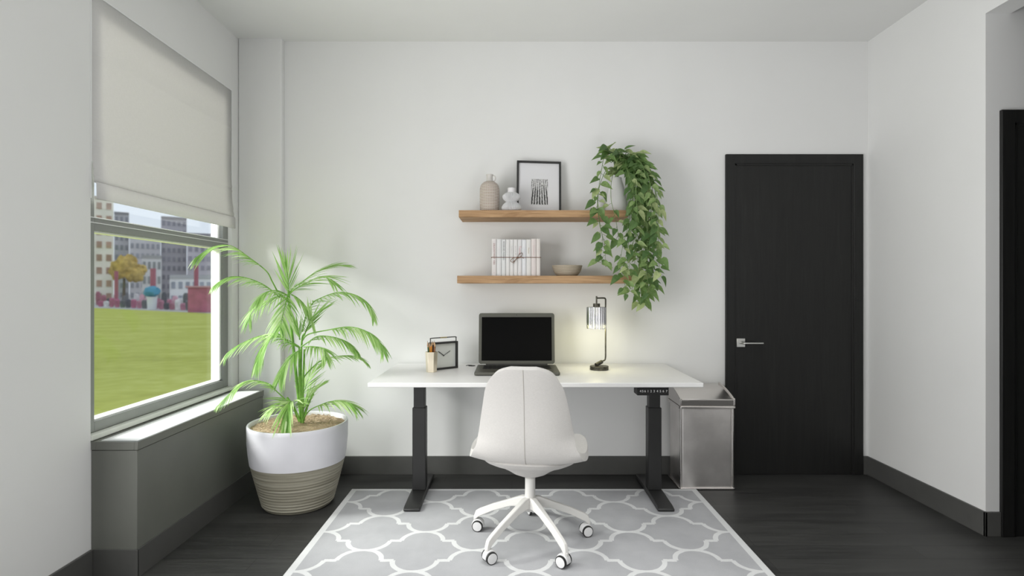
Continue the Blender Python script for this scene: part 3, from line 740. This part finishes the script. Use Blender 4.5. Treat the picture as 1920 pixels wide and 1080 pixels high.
# piping where the back joins the underside
# pan below the seat
pan = []
rr = [(.90, .444), (1.01, .428), (.93, .409), (.80, .394), (.64, .380), (.48, .360), (.34, .338), (.20, .324), (0.02, .321)]
for r, z in rr:
    row = []
    for j in range(49):
        a = 2*PI*(j % 48)/48
        cxx, cyy = math.cos(a), math.sin(a)
        ex = .236*abs(cxx)**.8*math.copysign(1, cxx); ey = .212*abs(cyy)**.8*math.copysign(1, cyy)
        row.append(Vector((ex*r, ey*r+.015*r, z+(.010*max(0, cyy) if r > .5 else 0))))
    pan.append(row)
MB().grid(pan, M=CH).build('seat_pan', M['chair_fabric'], chair, angle=80)
MB().lathe([(.0, .335), (.019, .335), (.019, .315), (.0245, .312), (.0245, .25), (.027, .20), (.030, .165), (.024, .155), (0, .155)], KX, KY, 32, False, False).build('column', M['chair_white'], chair)
casdir = {84: (1, .35), 156: (-.15, -1), 228: (.5, -.85), 300: (-.62, -.78), 12: (.28, -.96)}
tire = M['black_plastic']
for adeg in (84, 156, 228, 300, 12):
    a = math.radians(adeg-.0); ca_, sa_ = math.cos(a), math.sin(a); dv = Vector((ca_, sa_, 0)); sv = Vector((-sa_, ca_, 0)); Cc = Vector((KX, KY, 0))
    prof_ = [(.015, .222, .168, .020), (.045, .220, .172, .019), (.10, .197, .163, .0165), (.20, .156, .121, .0135), (.272, .121, .082, .0125), (.291, .108, .066, .012), (.302, .078, .060, .0115)]
    vs = []; lg = MB()
    for (r, zt_, zb_, hw) in prof_:
        c0 = Cc+dv*r; vs += [c0+sv*hw+Vector((0, 0, zb_)), c0+sv*hw*.75+Vector((0, 0, zt_)), c0-sv*hw*.75+Vector((0, 0, zt_)), c0-sv*hw+Vector((0, 0, zb_))]
    n_ = len(prof_); lg.add(vs, [(i*4+j, i*4+(j+1) % 4, (i+1)*4+(j+1) % 4, (i+1)*4+j) for i in range(n_-1) for j in range(4)]+[(3, 2, 1, 0), tuple((n_-1)*4+j for j in range(4))])
    e0 = Cc+dv*.296
    lg.tube([e0+Vector((0, 0, .075)), e0+Vector((0, 0, .052))], [.009, .008], 12)
    lg.build('leg', M['chair_white'], chair, bevel=.004, seg=3)
    ax = Vector((*casdir[adeg], 0)).normalized(); fw = Vector((-ax.y, ax.x, 0))
    if fw.dot(dv) > 0 and adeg != 84: fw = -fw
    wc = e0+fw*.014; wc.z = RZ+.0275
    Q = Matrix(((fw.x, ax.x, 0, wc.x), (fw.y, ax.y, 0, wc.y), (0, 0, 1, wc.z), (0, 0, 0, 1)))
    hs = MB(); pts = []
    for i in range(15):
        t_ = math.radians(-12+i*(204/14)); pts.append((.0305*math.cos(t_), .0325*math.sin(t_)))
    hs.prism(pts, -.0155, .0155, M=Q @ Matrix(((1,0,0,0),(0,0,1,0),(0,1,0,0),(0,0,0,1))))
    cs = hs.build('caster', M['caster_white'], chair, bevel=.004, seg=3)
    for s_ in (-1, 1):
        wl = MB(); RQ = Q @ Matrix(((1,0,0,0),(0,0,1,0),(0,1,0,0),(0,0,0,1)))
        wl.cur = 0; wl.lathe([(0, s_*.0156), (.024, s_*.0156), (.0272, s_*.0175), (.0275, s_*.022), (.0262, s_*.0265), (.0228, s_*.0268)], 0, 0, 32, False, False, M=RQ)
        wl.cur = 1; wl.lathe([(.0228, s_*.0268), (.0222, s_*.0278), (.012, s_*.0284), (0, s_*.0286)], 0, 0, 32, False, False, M=RQ)
        wl.build('wheel', [tire, M['caster_white']], cs, angle=50)

# ------------------------------------------------------------------ TRASH BIN
bx0, bx1, by0, by1 = 1.010, 1.352, 3.350, 3.605
bn = thing('trash_bin', ((bx0+bx1)/2, (by0+by1)/2, 0), 'tall rectangular stainless steel trash bin between desk and black door', 'trash bin')
def rr_(i, n=6, r=.016): return rrect(bx0+i, bx1-i, by0+i, by1-i, r, n)
MB().prism(rr_(.010, r=.02), .012, .492).build('bin_body', M['can'], bn)
MB().prism(rr_(.0), .001, .012).build('base_rim', M['can_bright'], bn, bevel=.003)
co_ = MB(); co_.prism(rr_(-.003, r=.018), .490, .506); co_.build('collar', M['can_bright'], bn, bevel=.004, seg=3)
for (x, y) in ((bx0+.014, by0+.014), (bx1-.014, by0+.014)):
    MB().tube([(x, y, .012), (x, y, .49)], .0075, 12, M=None).build('corner_strip', M['can_bright'], bn)
def zl(y): t_ = (y-by0)/(by1-by0); return .548+.058*t_+.012*math.sin(PI*t_)
ys = [by0+(by1-by0)*i/12 for i in range(13)]
lid = MB()
inn = .012
side = [(by0+.004, .506)]+[(y, zl(y)-.006) for y in ys]+[(by1, .506)]
T = Matrix(((0,0,1,0),(1,0,0,0),(0,1,0,0),(0,0,0,1)))
lid.prism(side, bx0+inn, bx1-inn, M=T)
lido = lid.build('lid', M['can_bright'], bn, bevel=.002)
for xa in (bx0+.002, bx1-.014):
    sd = [(by0+.001, .507)]+[(y, zl(y)+.004) for y in ys]+[(by1, .507)]
    MB().prism(sd, xa, xa+.012, M=T).build('lid_rim', M['can_bright'], lido, bevel=.004, seg=3)
MB().box(bx0+.014, bx1-.014, by0-.001, by0+.008, zl(by0)-.010, zl(by0)+.001).build('lid_front_edge', M['can_bright'], lido, bevel=.003)

# ------------------------------------------------------------------ SHELVES
def shelf(x0, x1, z0, z1, label):
    return tag(MB().box(x0, x1, 3.384, BW-.001, z0, z1).build('floating_shelf', M['oak'], bevel=.0015), label, 'shelf', None)
U0, U1, UZ = -.325, .708, 1.695
L0, L1, LZ = -.335, .738, 1.295
shelf(U0, U1, 1.652, UZ, 'upper oak floating shelf on the back wall'); shelf(L0, L1, 1.249, LZ, 'lower oak floating shelf above the laptop')

# bottle vase
vx, vy = P(918, 390, 3.48).x, 3.48
vz = thing('bottle_vase', (vx, vy, UZ), 'tan woven texture bottle vase with a small neck handle', 'vase')
pr = [(0, 0), (.052, 0), (.058, .006), (.0605, .03), (.0615, .08), (.0615, .135), (.0595, .155), (.053, .172), (.040, .185), (.026, .193)]
pr2 = smooth_path([(a, 0, b) for a, b in pr], 4)
MB().lathe([(p.x, UZ+p.z) for p in pr2], vx, vy, 56, False, False).build('vase_body', M['woven'], vz, angle=80)
plainv = mat('plain_clay', (.62, .60, .57), .8, var=.04)
MB().lathe([(.0245, UZ+.192), (.020, UZ+.200), (.019, UZ+.222), (.023, UZ+.236), (.019, UZ+.236), (.015, UZ+.222), (.015, UZ+.20)], vx, vy, 32, False, False).build('vase_neck', plainv, vz, angle=60)
MB().tube(smooth_path([(vx+.018, vy, UZ+.231), (vx+.032, vy, UZ+.228), (vx+.037, vy, UZ+.214), (vx+.031, vy, UZ+.198), (vx+.021, vy, UZ+.195)], 5), .0035, 8).build('vase_handle', plainv, vz)
# ribbed vase
rx, ry = P(959, 390, 3.455).x, 3.455
rv = thing('ribbed_vase', (rx, ry, UZ), 'small pale grey pleated double bulb vase in front of the picture frame', 'vase')
pr = [(.030, 0), (.046, .002), (.0565, .016), (.057, .028), (.046, .046), (.034, .058), (.031, .062), (.034, .066), (.046, .076), (.0525, .088), (.051, .099), (.041, .111), (.029, .118), (.0245, .120)]
pr2 = smooth_path([(a, 0, b) for a, b in pr], 5)
def rib(a, z):
    return 1+.075*(abs(math.sin(a*22))*2-1)*min(1, max(0, (1.82-z)/.02))
MB().lathe([(p.x, UZ+p.z) for p in pr2], rx, ry, 396, True, False, fr=rib).build('vase_body', M['ceramic_rib'], rv, angle=60)
MB().lathe([(.0245, UZ+.116), (.0245, UZ+.147), (.0205, UZ+.147), (.0205, UZ+.12)], rx, ry, 32, False, False).build('vase_neck', M['ceramic'], rv, angle=60)
# framed print leaning on the wall
f0 = P(968.5, 392, 3.52); f1 = P(1052, 392, 3.55)
fw_ = .286; fh_ = .347
fm = thing('picture_frame', ((f0.x+f1.x)/2, 3.55, UZ), 'black framed black and white forest print leaning on the wall', 'picture')
FM = Matrix.Translation((f0.x, 3.545, UZ+.0015)) @ Matrix.Rotation(math.radians(3.5), 4, 'Z') @ Matrix.Rotation(math.radians(.9), 4, 'Y') @ Matrix.Rotation(-math.radians(6.5), 4, 'X')
b_ = .0125
c = MB(); c.box(0, b_, -.012, .012, 0, fh_, FM); c.box(fw_-b_, fw_, -.012, .012, 0, fh_, FM); c.box(b_, fw_-b_, -.012, .012, 0, b_, FM); c.box(b_, fw_-b_, -.012, .012, fh_-b_, fh_, FM)
c.build('frame_moulding', M['black_metal'], fm, bevel=.001)
MB().box(b_, fw_-b_, -.001, .004, b_, fh_-b_, FM).build('white_mount', M['paper'], fm)
# print sits in its own local space so that its pattern follows it
pr_m = bpy.data.meshes.new('forest_print'); pr_o = bpy.data.objects.new('forest_print', pr_m); C.objects.link(pr_o)
px0, px1, pz0, pz1 = .094, .201, .062, .229
cxp = (px0+px1)/2
pr_m.from_pydata([(px0-cxp, 0, pz0), (px1-cxp, 0, pz0), (px1-cxp, 0, pz1), (px0-cxp, 0, pz1), (px0-cxp, .0006, pz0), (px1-cxp, .0006, pz0), (px1-cxp, .0006, pz1), (px0-cxp, .0006, pz1)], [], [(0,1,2,3), (7,6,5,4), (0,4,5,1), (1,5,6,2), (2,6,7,3), (3,7,4,0)])
pr_m.materials.append(M['print']); pr_o.parent = fm
pr_o.matrix_basis = Matrix.Translation(-Vector(fm.location)) @ FM @ Matrix.Translation((cxp, -.0018, 0))

# books tied with twine
edges = [921.8, 931.2, 940.3, 948.4, 956, 963.3, 971, 978.6, 986.8, 996, 1005.7, 1013.4]
BY = 3.42
tops = [447.9, 448.6, 449, 449, 449, 449, 449, 449.2, 449, 447.6, 447.7]
btxt = [('ZEUCHTWILY 1001', (.33, .16, .15), .0105), ('small things', (.70, .66, .66), .005), ('RISSELIES RISING', (.22, .22, .22), .0105), ('a b c r l', (.6, .6, .6), .006), ('Clementina & co', (.5, .5, .5), .006), ('Le bruit des', (.5, .45, .45), .008), ('Tomer', (.55, .3, .32), .014), ('lettera', (.62, .66, .70), .007), ('Kitchen', (.45, .38, .25), .008), ('the summer', (.68, .52, .52), .009), ('Verso', (.70, .62, .60), .006)]
bl_ = ['white book at the left end of the tied row with reddish spine lettering', 'plain white book second from the left in the tied row', 'white book third from left with bold dark grey spine lettering', 'white book fourth from left with a black dot on its spine', 'white book fifth from left, left of the twine bow', 'white book sixth from left behind the lower loop of the twine bow', 'white book seventh from left with red lettering above the bow', 'white book eighth from left behind the end of the twine bow', 'white book ninth from left with small brown spine lettering', 'taller cream book second from the right end of the tied row', 'taller cream book at the right end of the tied row']
cov = [mat('book_cover_%d' % i, c_, .7, var=.02) for i, c_ in enumerate([(.70, .67, .66), (.72, .72, .72), (.70, .71, .71), (.73, .72, .71), (.72, .71, .70), (.74, .73, .72), (.71, .70, .70), (.74, .75, .77), (.72, .71, .69), (.70, .64, .62), (.70, .66, .63)])]
pages = mat('book_pages', (.62, .60, .54), .9, bmp=.3, bscale=400)
for i in range(11):
    x0 = P(edges[i], 0, BY).x+.0006; x1 = P(edges[i+1], 0, BY).x-.0006; zt_ = P(0, tops[i], BY).z
    b = thing('book', ((x0+x1)/2, BY+.08, LZ), bl_[i], 'book', 'white books tied with twine on the lower shelf')
    c = MB(); c.prism([(x0, BY+.15), (x0, BY+.003), (x0+.003, BY), (x1-.003, BY), (x1, BY+.003), (x1, BY+.15), (x1-.002, BY+.15), (x1-.002, BY+.004), (x0+.002, BY+.004), (x0+.002, BY+.15)], LZ+.0005, zt_)
    c.build('book_cover', cov[i], b, angle=60)
    MB().box(x0+.0021, x1-.0021, BY+.0045, BY+.147, LZ+.004, zt_-.004).build('book_pages', pages, b)
    tx = MB(); s, c_, sz = btxt[i]; cx_ = (x0+x1)/2
    TM = lambda z: Matrix.Translation((cx_, BY-.0004, z)) @ Matrix.Rotation(PI/2, 4, 'X') @ Matrix.Rotation(-PI/2, 4, 'Z')
    text_into(tx, s, sz*1.5, TM(LZ+.155 if i != 0 else LZ+.135))
    if i == 3: tx.lathe([(0, 0), (.003, 0), (.003, .0004), (0, .0004)], 0, 0, 16, False, False, M=Matrix.Translation((cx_, BY-.0002, LZ+.130)) @ Matrix.Rotation(PI/2, 4, 'X'))
    if i in (0, 3, 4, 5, 6, 9): text_into(tx, 'o', .008, TM(LZ+.018))
    tx.build('spine_lettering', mat('spine_ink_%d' % i, c_, .8), b, smooth=False)
tz = P(0, 482.5, BY).z; xa, xb = P(edges[0], 0, BY).x-.0026, P(edges[-1], 0, BY).x+.0026
t = MB(); yb = BY+.152
t.tube([(xa, BY-.0022, tz), (xb, BY-.0022, tz-.0005), (xb, yb+.001, tz), (xa, yb+.001, tz), (xa, BY-.0022, tz)], .0018, 8)
tw = t.build('twine', M['twine'], origin=((xa+xb)/2, BY, tz)); tag(tw, 'brown twine tied around the row of white books with a bow', 'twine')
q0 = P(971, 483, BY-.006)
def bp(px, py, dy=0): v = P(px, py, BY-.006); v.y += dy; return v
t = MB()
t.tube(smooth_path([bp(970, 483), bp(974, 476, -.004), bp(979, 474.5, -.007), bp(978.5, 479, -.006), bp(973, 483.5, -.002), bp(969, 484)], 8), .0017, 8)
t.tube(smooth_path([bp(970, 482, -.002), bp(962, 484, -.006), bp(957.5, 489, -.008), bp(961, 491.5, -.006), bp(967, 487, -.003), bp(970, 483)], 8), .0017, 8)
t.tube(smooth_path([bp(968, 483), bp(976, 482, -.003), bp(982, 484.5, -.002)], 6), .0017, 8)
t.tube(smooth_path([bp(970, 483), bp(966, 488, -.002), bp(962, 494, -.001)], 6), .0017, 8)
blob(t, bp(970, 483, -.001), .0035, 2, 1, 6)
t.build('bow', M['twine'], tw)

# bowl
bxw = P(1063.5, 510, 3.47).x
tag(MB().lathe([(0, LZ+.0005), (.060, LZ+.0005), (.068, LZ+.006), (.084, LZ+.028), (.0945, LZ+.060), (.0955, LZ+.066), (.092, LZ+.066), (.080, LZ+.03), (.062, LZ+.010), (0, LZ+.008)], bxw, 3.48, 64, False, False).build('ribbed_bowl', M['bowl'], angle=60, origin=(bxw, 3.48, LZ)), 'shallow tan ribbed bowl on the lower oak shelf', 'bowl')

# ------------------------------------------------------------------ TRAILING PLANT
pvx, pvy = P(1156, 390, 3.50).x, 3.50
hp = thing('trailing_plant', (pvx, pvy, UZ), 'long trailing green vine plant in a white pot on the upper shelf', 'potted plant')
prv = smooth_path([(.0, 0, 0), (.066, 0, 0), (.071, 0, .006), (.068, 0, .05), (.058, 0, .11), (.044, 0, .17), (.034, 0, .205), (.033, 0, .218), (.029, 0, .218), (.029, 0, .19)], 4)
MB().lathe([(p.x, UZ+p.z) for p in prv], pvx, pvy, 48, False, False).build('plant_pot', M['ceramic'], hp, angle=60)
wvx = P(1119, 390, 3.50).x
tag(MB().lathe([(p.x, UZ+p.z) for p in smooth_path([(0, 0, 0), (.030, 0, 0), (.043, 0, .02), (.046, 0, .05), (.036, 0, .082), (.018, 0, .097), (.0145, 0, .11), (.011, 0, .11), (.011, 0, .095)], 4)], wvx, 3.52, 40, False, False).build('round_vase', M['ceramic'], angle=60, origin=(wvx, 3.52, UZ)), 'small round white vase half hidden left of the trailing plant pot', 'vase')

def leaf(mb, base, d, up, L, wd_, fold=.25, curl=.25):
    d = d.normalized(); s = d.cross(up)
    if s.length < 1e-3: s = Vector((1, 0, 0))
    s.normalize(); n = s.cross(d).normalized()
    prof_ = [(0, .02), (.06, .62), (.20, .98), (.38, .96), (.58, .70), (.78, .36), (.92, .12), (1.0, .0)]
    vs = []
    for t_, ww in prof_:
        c = base+d*(L*t_)-n*(curl*L*t_*t_)
        hw = wd_*ww*.5
        if ww <= 0: vs += [c, c, c]
        else:
            back = -d*(L*.05 if .03 < t_ < .1 else 0)
            vs += [c+s*hw+n*hw*fold*2+back, c, c-s*hw+n*hw*fold*2+back]
    fs = []
    for i in range(len(prof_)-1):
        a = i*3; fs += [(a, a+1, a+4, a+3), (a+1, a+2, a+5, a+4)]
    # collapse the tip
    mb.add(vs[:-3]+[vs[-1]], [f for f in fs[:-2]]+[(a, a+1, len(vs)-3), (a+1, a+2, len(vs)-3)])
rnd = random.Random(11)
def vine(path, nleaf, size, start=0.0, spread_=1.0, ymax=3.60, clear_shelf=True):
    pts = smooth_path(path, 8)
    mb = MB(); vn = MB(); vn.tube(pts, [.0022*(1-.5*i/len(pts)) for i in range(len(pts))], 6)
    vo = vn.build('vine', M['ivy_stem'], hp)
    side = 1
    for k in range(nleaf):
        t_ = start+(1-start)*(k+.5)/nleaf; i = min(int(t_*(len(pts)-1)), len(pts)-2); p = pts[i].lerp(pts[i+1], t_*(len(pts)-1)-i)
        tn = (pts[i+1]-pts[i]).normalized(); side = -side
        sd = Vector((side*(.5+.6*rnd.random()), -.8*rnd.random()-.05, .35-1.2*rnd.random()))
        d = (sd*spread_+tn*.4+Vector((0, 0, -.2))).normalized()
        pe = p+d*(.012+.018*rnd.random())
        L = size*(.85+.75*rnd.random())
        # keep leaves out of the wall, the shelves and the pot
        tip = pe+d*L
        if tip.y > ymax: d.y = -abs(d.y)
        if clear_shelf and (p.x < .75) and p.z < 1.74 and d.y > -.05: d.y = -.25
        mb.tube([p, pe], .0011, 5)
        leaf(mb, pe, d, Vector((rnd.uniform(-.5, .5), -.8, .7)), L, L*(.50+.14*rnd.random()), fold=.12+.2*rnd.random(), curl=.1+.25*rnd.random())
    mb.build('vine_leaves', M['ivy'], vo, angle=180)
top = Vector((pvx, pvy, UZ+.19))
def pth(*a): return [top]+[P(*q) for q in a]
vine(pth((1150, 300, 3.49), (1143, 288, 3.46), (1133, 295, 3.43), (1128, 318, 3.39), (1123, 350, 3.34), (1121, 385, 3.31), (1125, 420, 3.31), (1130, 450, 3.32), (1127, 475, 3.33), (1122, 492, 3.33)), 32, .05, .1)
vine(pth((1150, 315, 3.46), (1136, 320, 3.40), (1124, 350, 3.35), (1120, 380, 3.31), (1124, 420, 3.30), (1134, 460, 3.32), (1135, 488, 3.33)), 14, .05, .4)
vine(pth((1152, 318, 3.44), (1146, 345, 3.36), (1146, 375, 3.33), (1153, 405, 3.31), (1158, 432, 3.32), (1160, 450, 3.33)), 8, .055, .5)
vine(pth((1152, 296, 3.5), (1146, 282, 3.49), (1142, 276, 3.48)), 5, .055, .3)
vine(pth((1160, 300, 3.48), (1164, 290, 3.45)), 5, .062, .2)
vine(pth((1166, 305, 3.45), (1178, 325, 3.35), (1186, 370, 3.32), (1178, 420, 3.30), (1166, 470, 3.30), (1163, 500, 3.31), (1162, 525, 3.33)), 18, .048, .15)
vine(pth((1168, 305, 3.45), (1185, 340, 3.34), (1186, 400, 3.31), (1178, 460, 3.30), (1170, 500, 3.31), (1172, 535, 3.33), (1178, 545, 3.34)), 17, .046, .1)
rightv = [(1194, 330, 520), (1196, 322, 548), (1199, 318, 560), (1204, 312, 575), (1209, 315, 540), (1213, 318, 562), (1218, 322, 530), (1222, 325, 578), (1227, 328, 545), (1231, 332, 560), (1236, 338, 548), (1240, 348, 530), (1196, 320, 470), (1206, 315, 450), (1216, 330, 440), (1226, 335, 470), (1193, 330, 440), (1196, 315, 400), (1211, 305, 420), (1238, 345, 480), (1202, 310, 500), (1192, 350, 560)]
for k, (xe, yt, yb_) in enumerate(rightv):
    Ya = 3.30+.24*((k*7) % 11)/10
    xm = lerp(1172, xe, .6)
    xe2 = xe+((k*5) % 7-3)*1.3
    if xe > 1214: xe -= 6; xe2 -= 9
    if k % 4 == 0: xe2 -= 8
    vine(pth((1166, 306-(k % 3)*5, 3.47), (xm, yt-18, 3.42), (xe-2, yt+20, Ya), (xe, (yt+yb_)/2, Ya), (xe2, yb_-45, Ya), (xe2-3+(k % 3)*3, yb_-12, Ya)), int(9+(yb_-yt)/14), .050, .05 if k % 2 else .15, clear_shelf=False)
vine(pth((1162, 292, 3.48), (1166, 281, 3.47)), 4, .062, .5)
vine(pth((1150, 290, 3.49), (1140, 281, 3.47)), 4, .06, .5)
vine(pth((1170, 296, 3.46), (1190, 300, 3.43), (1206, 306, 3.42)), 9, .055, .1)
vine(pth((1172, 290, 3.46), (1182, 290, 3.44), (1200, 296, 3.44)), 8, .058, .1)

# ------------------------------------------------------------------ PALM
PX, PY = -1.212, 3.15
pm = thing('potted_palm', (PX, PY, 0), 'bright green palm in a white and ridged grey pot by the window', 'potted plant')
def flute(prf): return prf
po = MB(); po.lathe([(.255, .250), (.262, .30), (.2685, .37), (.2695, .44), (.2695, .457), (.267, .463), (.259, .463), (.2555, .457), (.254, .42)], PX, PY, 72, False, False)
lab(po.build('pot_collar', M['pot_white'], pm, angle=60), 'smooth white upper band')
pr = []
for i in range(61):
    z = .252*i/60; r = .186+(.2545-.186)*(z/.252)**.92; r += .0022*math.sin(z*2*PI/.0165)*(1.2-z/.252)+(-.010*math.exp(-(z/.008)**2))
    pr.append((r, z+.001))
lab(MB().lathe([(0, .001)]+pr, PX, PY, 72, False, False).build('pot_body', M['basket'], pm, angle=60), 'ridged beige grey lower body')
so = []
for i in range(15):
    r = .254*i/14; so.append([(PX+r*math.cos(2*PI*j/48), PY+r*math.sin(2*PI*j/48), .440+.006*noise.noise(Vector((r*30*math.cos(2*PI*(j % 48)/48), r*30*math.sin(2*PI*(j % 48)/48), 0)))+.012*(1-i/14)) for j in range(49)])
MB().grid(so).build('wood_chip_mulch', M['soil'], pm, angle=180)
so = MB(); rc2 = random.Random(3)
for i in range(420):
    a = rc2.random()*2*PI; r = .235*math.sqrt(rc2.random()); x, y = PX+r*math.cos(a), PY+r*math.sin(a); z = .4505+.011*(1-r/.254)+rc2.random()*.003
    R = Matrix.Translation((x, y, z)) @ Matrix.Rotation(rc2.random()*PI, 4, 'Z') @ Matrix.Rotation(rc2.uniform(-.35, .35), 4, 'Y')
    so.box(-.009, .009, -.0016, .0016, -.0008, .0008, R)
o = so.build('wood_chips', M['soil'], pm, smooth=False); o['kind'] = 'stuff'
# stems
def stem(a, r0, r1):
    MB().tube(smooth_path([P(*q) for q in a], 6), [lerp(r0, r1, i/((len(a)-1)*6)) for i in range((len(a)-1)*6+1)], 8).build('stem', M['palm_stem'], pm)
stem([(566, 793, 3.15), (558, 730, 3.16), (550, 650, 3.17), (543, 580, 3.17), (541, 545, 3.17)], .0095, .007)
stem([(567, 793, 3.14), (562, 720, 3.13), (561, 650, 3.13)], .008, .0055)
stem([(568, 793, 3.15), (568, 730, 3.15), (571, 655, 3.15)], .008, .0055)
stem([(566, 793, 3.16), (564, 720, 3.17), (566, 640, 3.17), (572, 625, 3.17)], .007, .005)
stem([(562, 790, 3.13), (551, 765, 3.12), (538, 745, 3.11)], .009, .006)
stem([(568, 790, 3.16), (577, 760, 3.17), (588, 738, 3.18)], .008, .005)
stem([(522, 550, 3.17), (533, 558, 3.17), (543, 566, 3.17)], .006, .0075)
rp = random.Random(5)
def frond(px, y0, y1, n, L, start=.12, droop=.5, wide=.011, both=True, fan=0.0):
    k = len(px); path = smooth_path([P(a, b, lerp(y0, y1, i/(k-1))) for i, (a, b) in enumerate(px)], 8)
    mb = MB(); ra = MB(); m_ = len(path)
    ra.tube(path, [lerp(.0042, .0011, i/(m_-1)) for i in range(m_)], 6)
    fr = ra.build('frond', M['palm_stem'], pm)
    # arc length
    acc = [0]
    for i in range(1, m_): acc.append(acc[-1]+(path[i]-path[i-1]).length)
    n = int(n*.92)
    for q in range(n):
        t_ = start+(1-start)*(q+.3)/n; s_ = t_*acc[-1]; i = next((j for j in range(1, m_) if acc[j] >= s_), m_-1)
        p = path[i-1].lerp(path[i], (s_-acc[i-1])/max(1e-6, acc[i]-acc[i-1])); tn = (path[i]-path[i-1]).normalized()
        sd = tn.cross(Vector((0, 0, 1)))
        if sd.length < .25: sd = tn.cross(Vector((0, 1, 0)))
        sd.normalize()
        ll = L*(.45+.75*math.sin(PI*min(1, max(0, (t_-start)/(1-start)*.9+.12)))**.8)*(.9+.2*rp.random())
        ang = lerp(1.05, .38, t_) if not fan else lerp(1.2, .15, t_)
        for sg in (1, -1):
            dr = (tn*math.cos(ang)+sd*sg*math.sin(ang)*(1-fan*.5)+Vector((0, 0, .12-droop*.45))+Vector((rp.uniform(-.08, .08), rp.uniform(-.08, .08), rp.uniform(-.08, .08)))).normalized()
            NS = 6; c0 = Vector(p); dd = dr.copy(); cs_ = [c0.copy()]
            for j in range(NS):
                dd = (dd+Vector((0, 0, -droop*.17))).normalized(); c0 = c0+dd*(ll/NS)
                c0.x = max(c0.x, -1.752+.0); c0.y = min(c0.y, 3.57)
                cs_.append(c0.copy())
            wn = dr.cross(Vector((.15*sg, -.6, .8))).normalized(); vs = []
            for j, c in enumerate(cs_):
                w_ = wide*.5*[.35, .9, 1, .9, .65, .35, .04][j]
                fo = Vector((0, 0, w_*.35)); vs += [c+wn*w_+fo, c, c-wn*w_+fo]
            mb.add(vs, [(j*3+e, j*3+e+1, j*3+e+4, j*3+e+3) for j in range(NS) for e in (0, 1)])
    mb.build('leaflets', M['palm'], fr, angle=180)
FR = [
 ([(521, 548), (510, 527), (499, 508), (466, 482), (433, 461), (399, 463), (366, 484)], 3.17, 2.85, 26, .115, .35, .9, .013),
 ([(525, 558), (499, 537), (477, 526), (451, 519), (425, 521), (399, 538)], 3.16, 2.95, 24, .09, .15, .85, .012),
 ([(541, 552), (540, 525), (537, 502)], 3.15, 3.12, 13, .13, .05, -.25, .014, 1),
 ([(541, 553), (550, 540), (570, 526), (592, 511), (621, 499), (648, 498)], 3.17, 3.22, 24, .12, .1, .35, .011),
 ([(542, 553), (552, 543), (577, 529), (606, 518), (628, 532)], 3.15, 3.05, 20, .12, .1, .5, .011),
 ([(567, 622), (573, 595), (585, 570), (599, 560), (636, 548), (673, 556), (695, 578), (702, 600)], 3.17, 3.1, 30, .095, .15, .8, .011),
 ([(566, 640), (578, 627), (614, 619), (655, 613), (688, 622), (714, 645), (720, 662)], 3.15, 3.0, 26, .10, .35, .9, .012),
 ([(565, 650), (580, 640), (599, 630), (633, 634), (658, 648), (670, 664)], 3.14, 3.08, 24, .085, .15, .7, .011),
 ([(567, 715), (573, 703), (590, 685), (607, 674), (644, 667), (673, 671), (690, 683)], 3.17, 3.2, 22, .075, .15, .5, .010),
 ([(562, 652), (540, 641), (518, 625), (498, 641), (480, 685)], 3.13, 2.98, 26, .12, .1, .95, .012),
 ([(561, 650), (540, 638), (515, 630), (488, 630), (459, 641), (433, 656), (420, 672)], 3.16, 2.98, 26, .085, .2, .8, .010),
 ([(544, 552), (520, 556), (490, 568), (472, 585), (466, 604)], 3.18, 3.2, 24, .11, .1, .9, .010),
 ([(540, 552), (534, 575), (528, 600), (524, 620)], 3.14, 3.0, 18, .11, .05, .8, .011),
 ([(546, 552), (562, 562), (577, 580), (585, 600)], 3.17, 3.2, 18, .11, .05, .8, .011),
 ([(548, 775), (541, 756), (520, 735), (500, 718), (462, 715), (433, 737), (408, 762)], 3.12, 2.84, 28, .075, .35, .75, .010),
 ([(556, 782), (548, 755), (541, 758), (537, 790)], 3.10, 2.93, 26, .125, .2, .85, .013, 1),
 ([(566, 789), (580, 770), (599, 760), (625, 752), (655, 756), (668, 768)], 3.14, 3.05, 20, .105, .35, .75, .011),
 ([(566, 774), (575, 755), (584, 737), (605, 722)], 3.17, 3.22, 18, .075, .1, .1, .010),
 ([(566, 745), (572, 728), (580, 708), (599, 689)], 3.18, 3.25, 20, .10, .05, .1, .010),
 ([(570, 630), (578, 610), (586, 594), (602, 584)], 3.15, 3.12, 18, .115, .1, .05, .012),
 ([(562, 637), (560, 622), (556, 610)], 3.14, 3.12, 8, .07, .1, -.3, .012, 1),
 ([(566, 655), (550, 665), (532, 690), (522, 715)], 3.12, 3.0, 22, .10, .1, .9, .010),
 ([(570, 650), (590, 650), (608, 655), (612, 675)], 3.13, 3.03, 18, .085, .1, .9, .010),
 ([(541, 555), (520, 545), (500, 548), (480, 566)], 3.14, 3.0, 20, .095, .1, .9, .010),
 ([(548, 770), (520, 762), (500, 775)], 3.14, 3.05, 14, .08, .1, .8, .010),
]
for q in FR:
    frond(q[0], q[1], q[2], q[3], q[4]*1.32, start=q[5], droop=q[6]*.72, wide=q[7]*.80, fan=(q[8] if len(q) > 8 else 0))
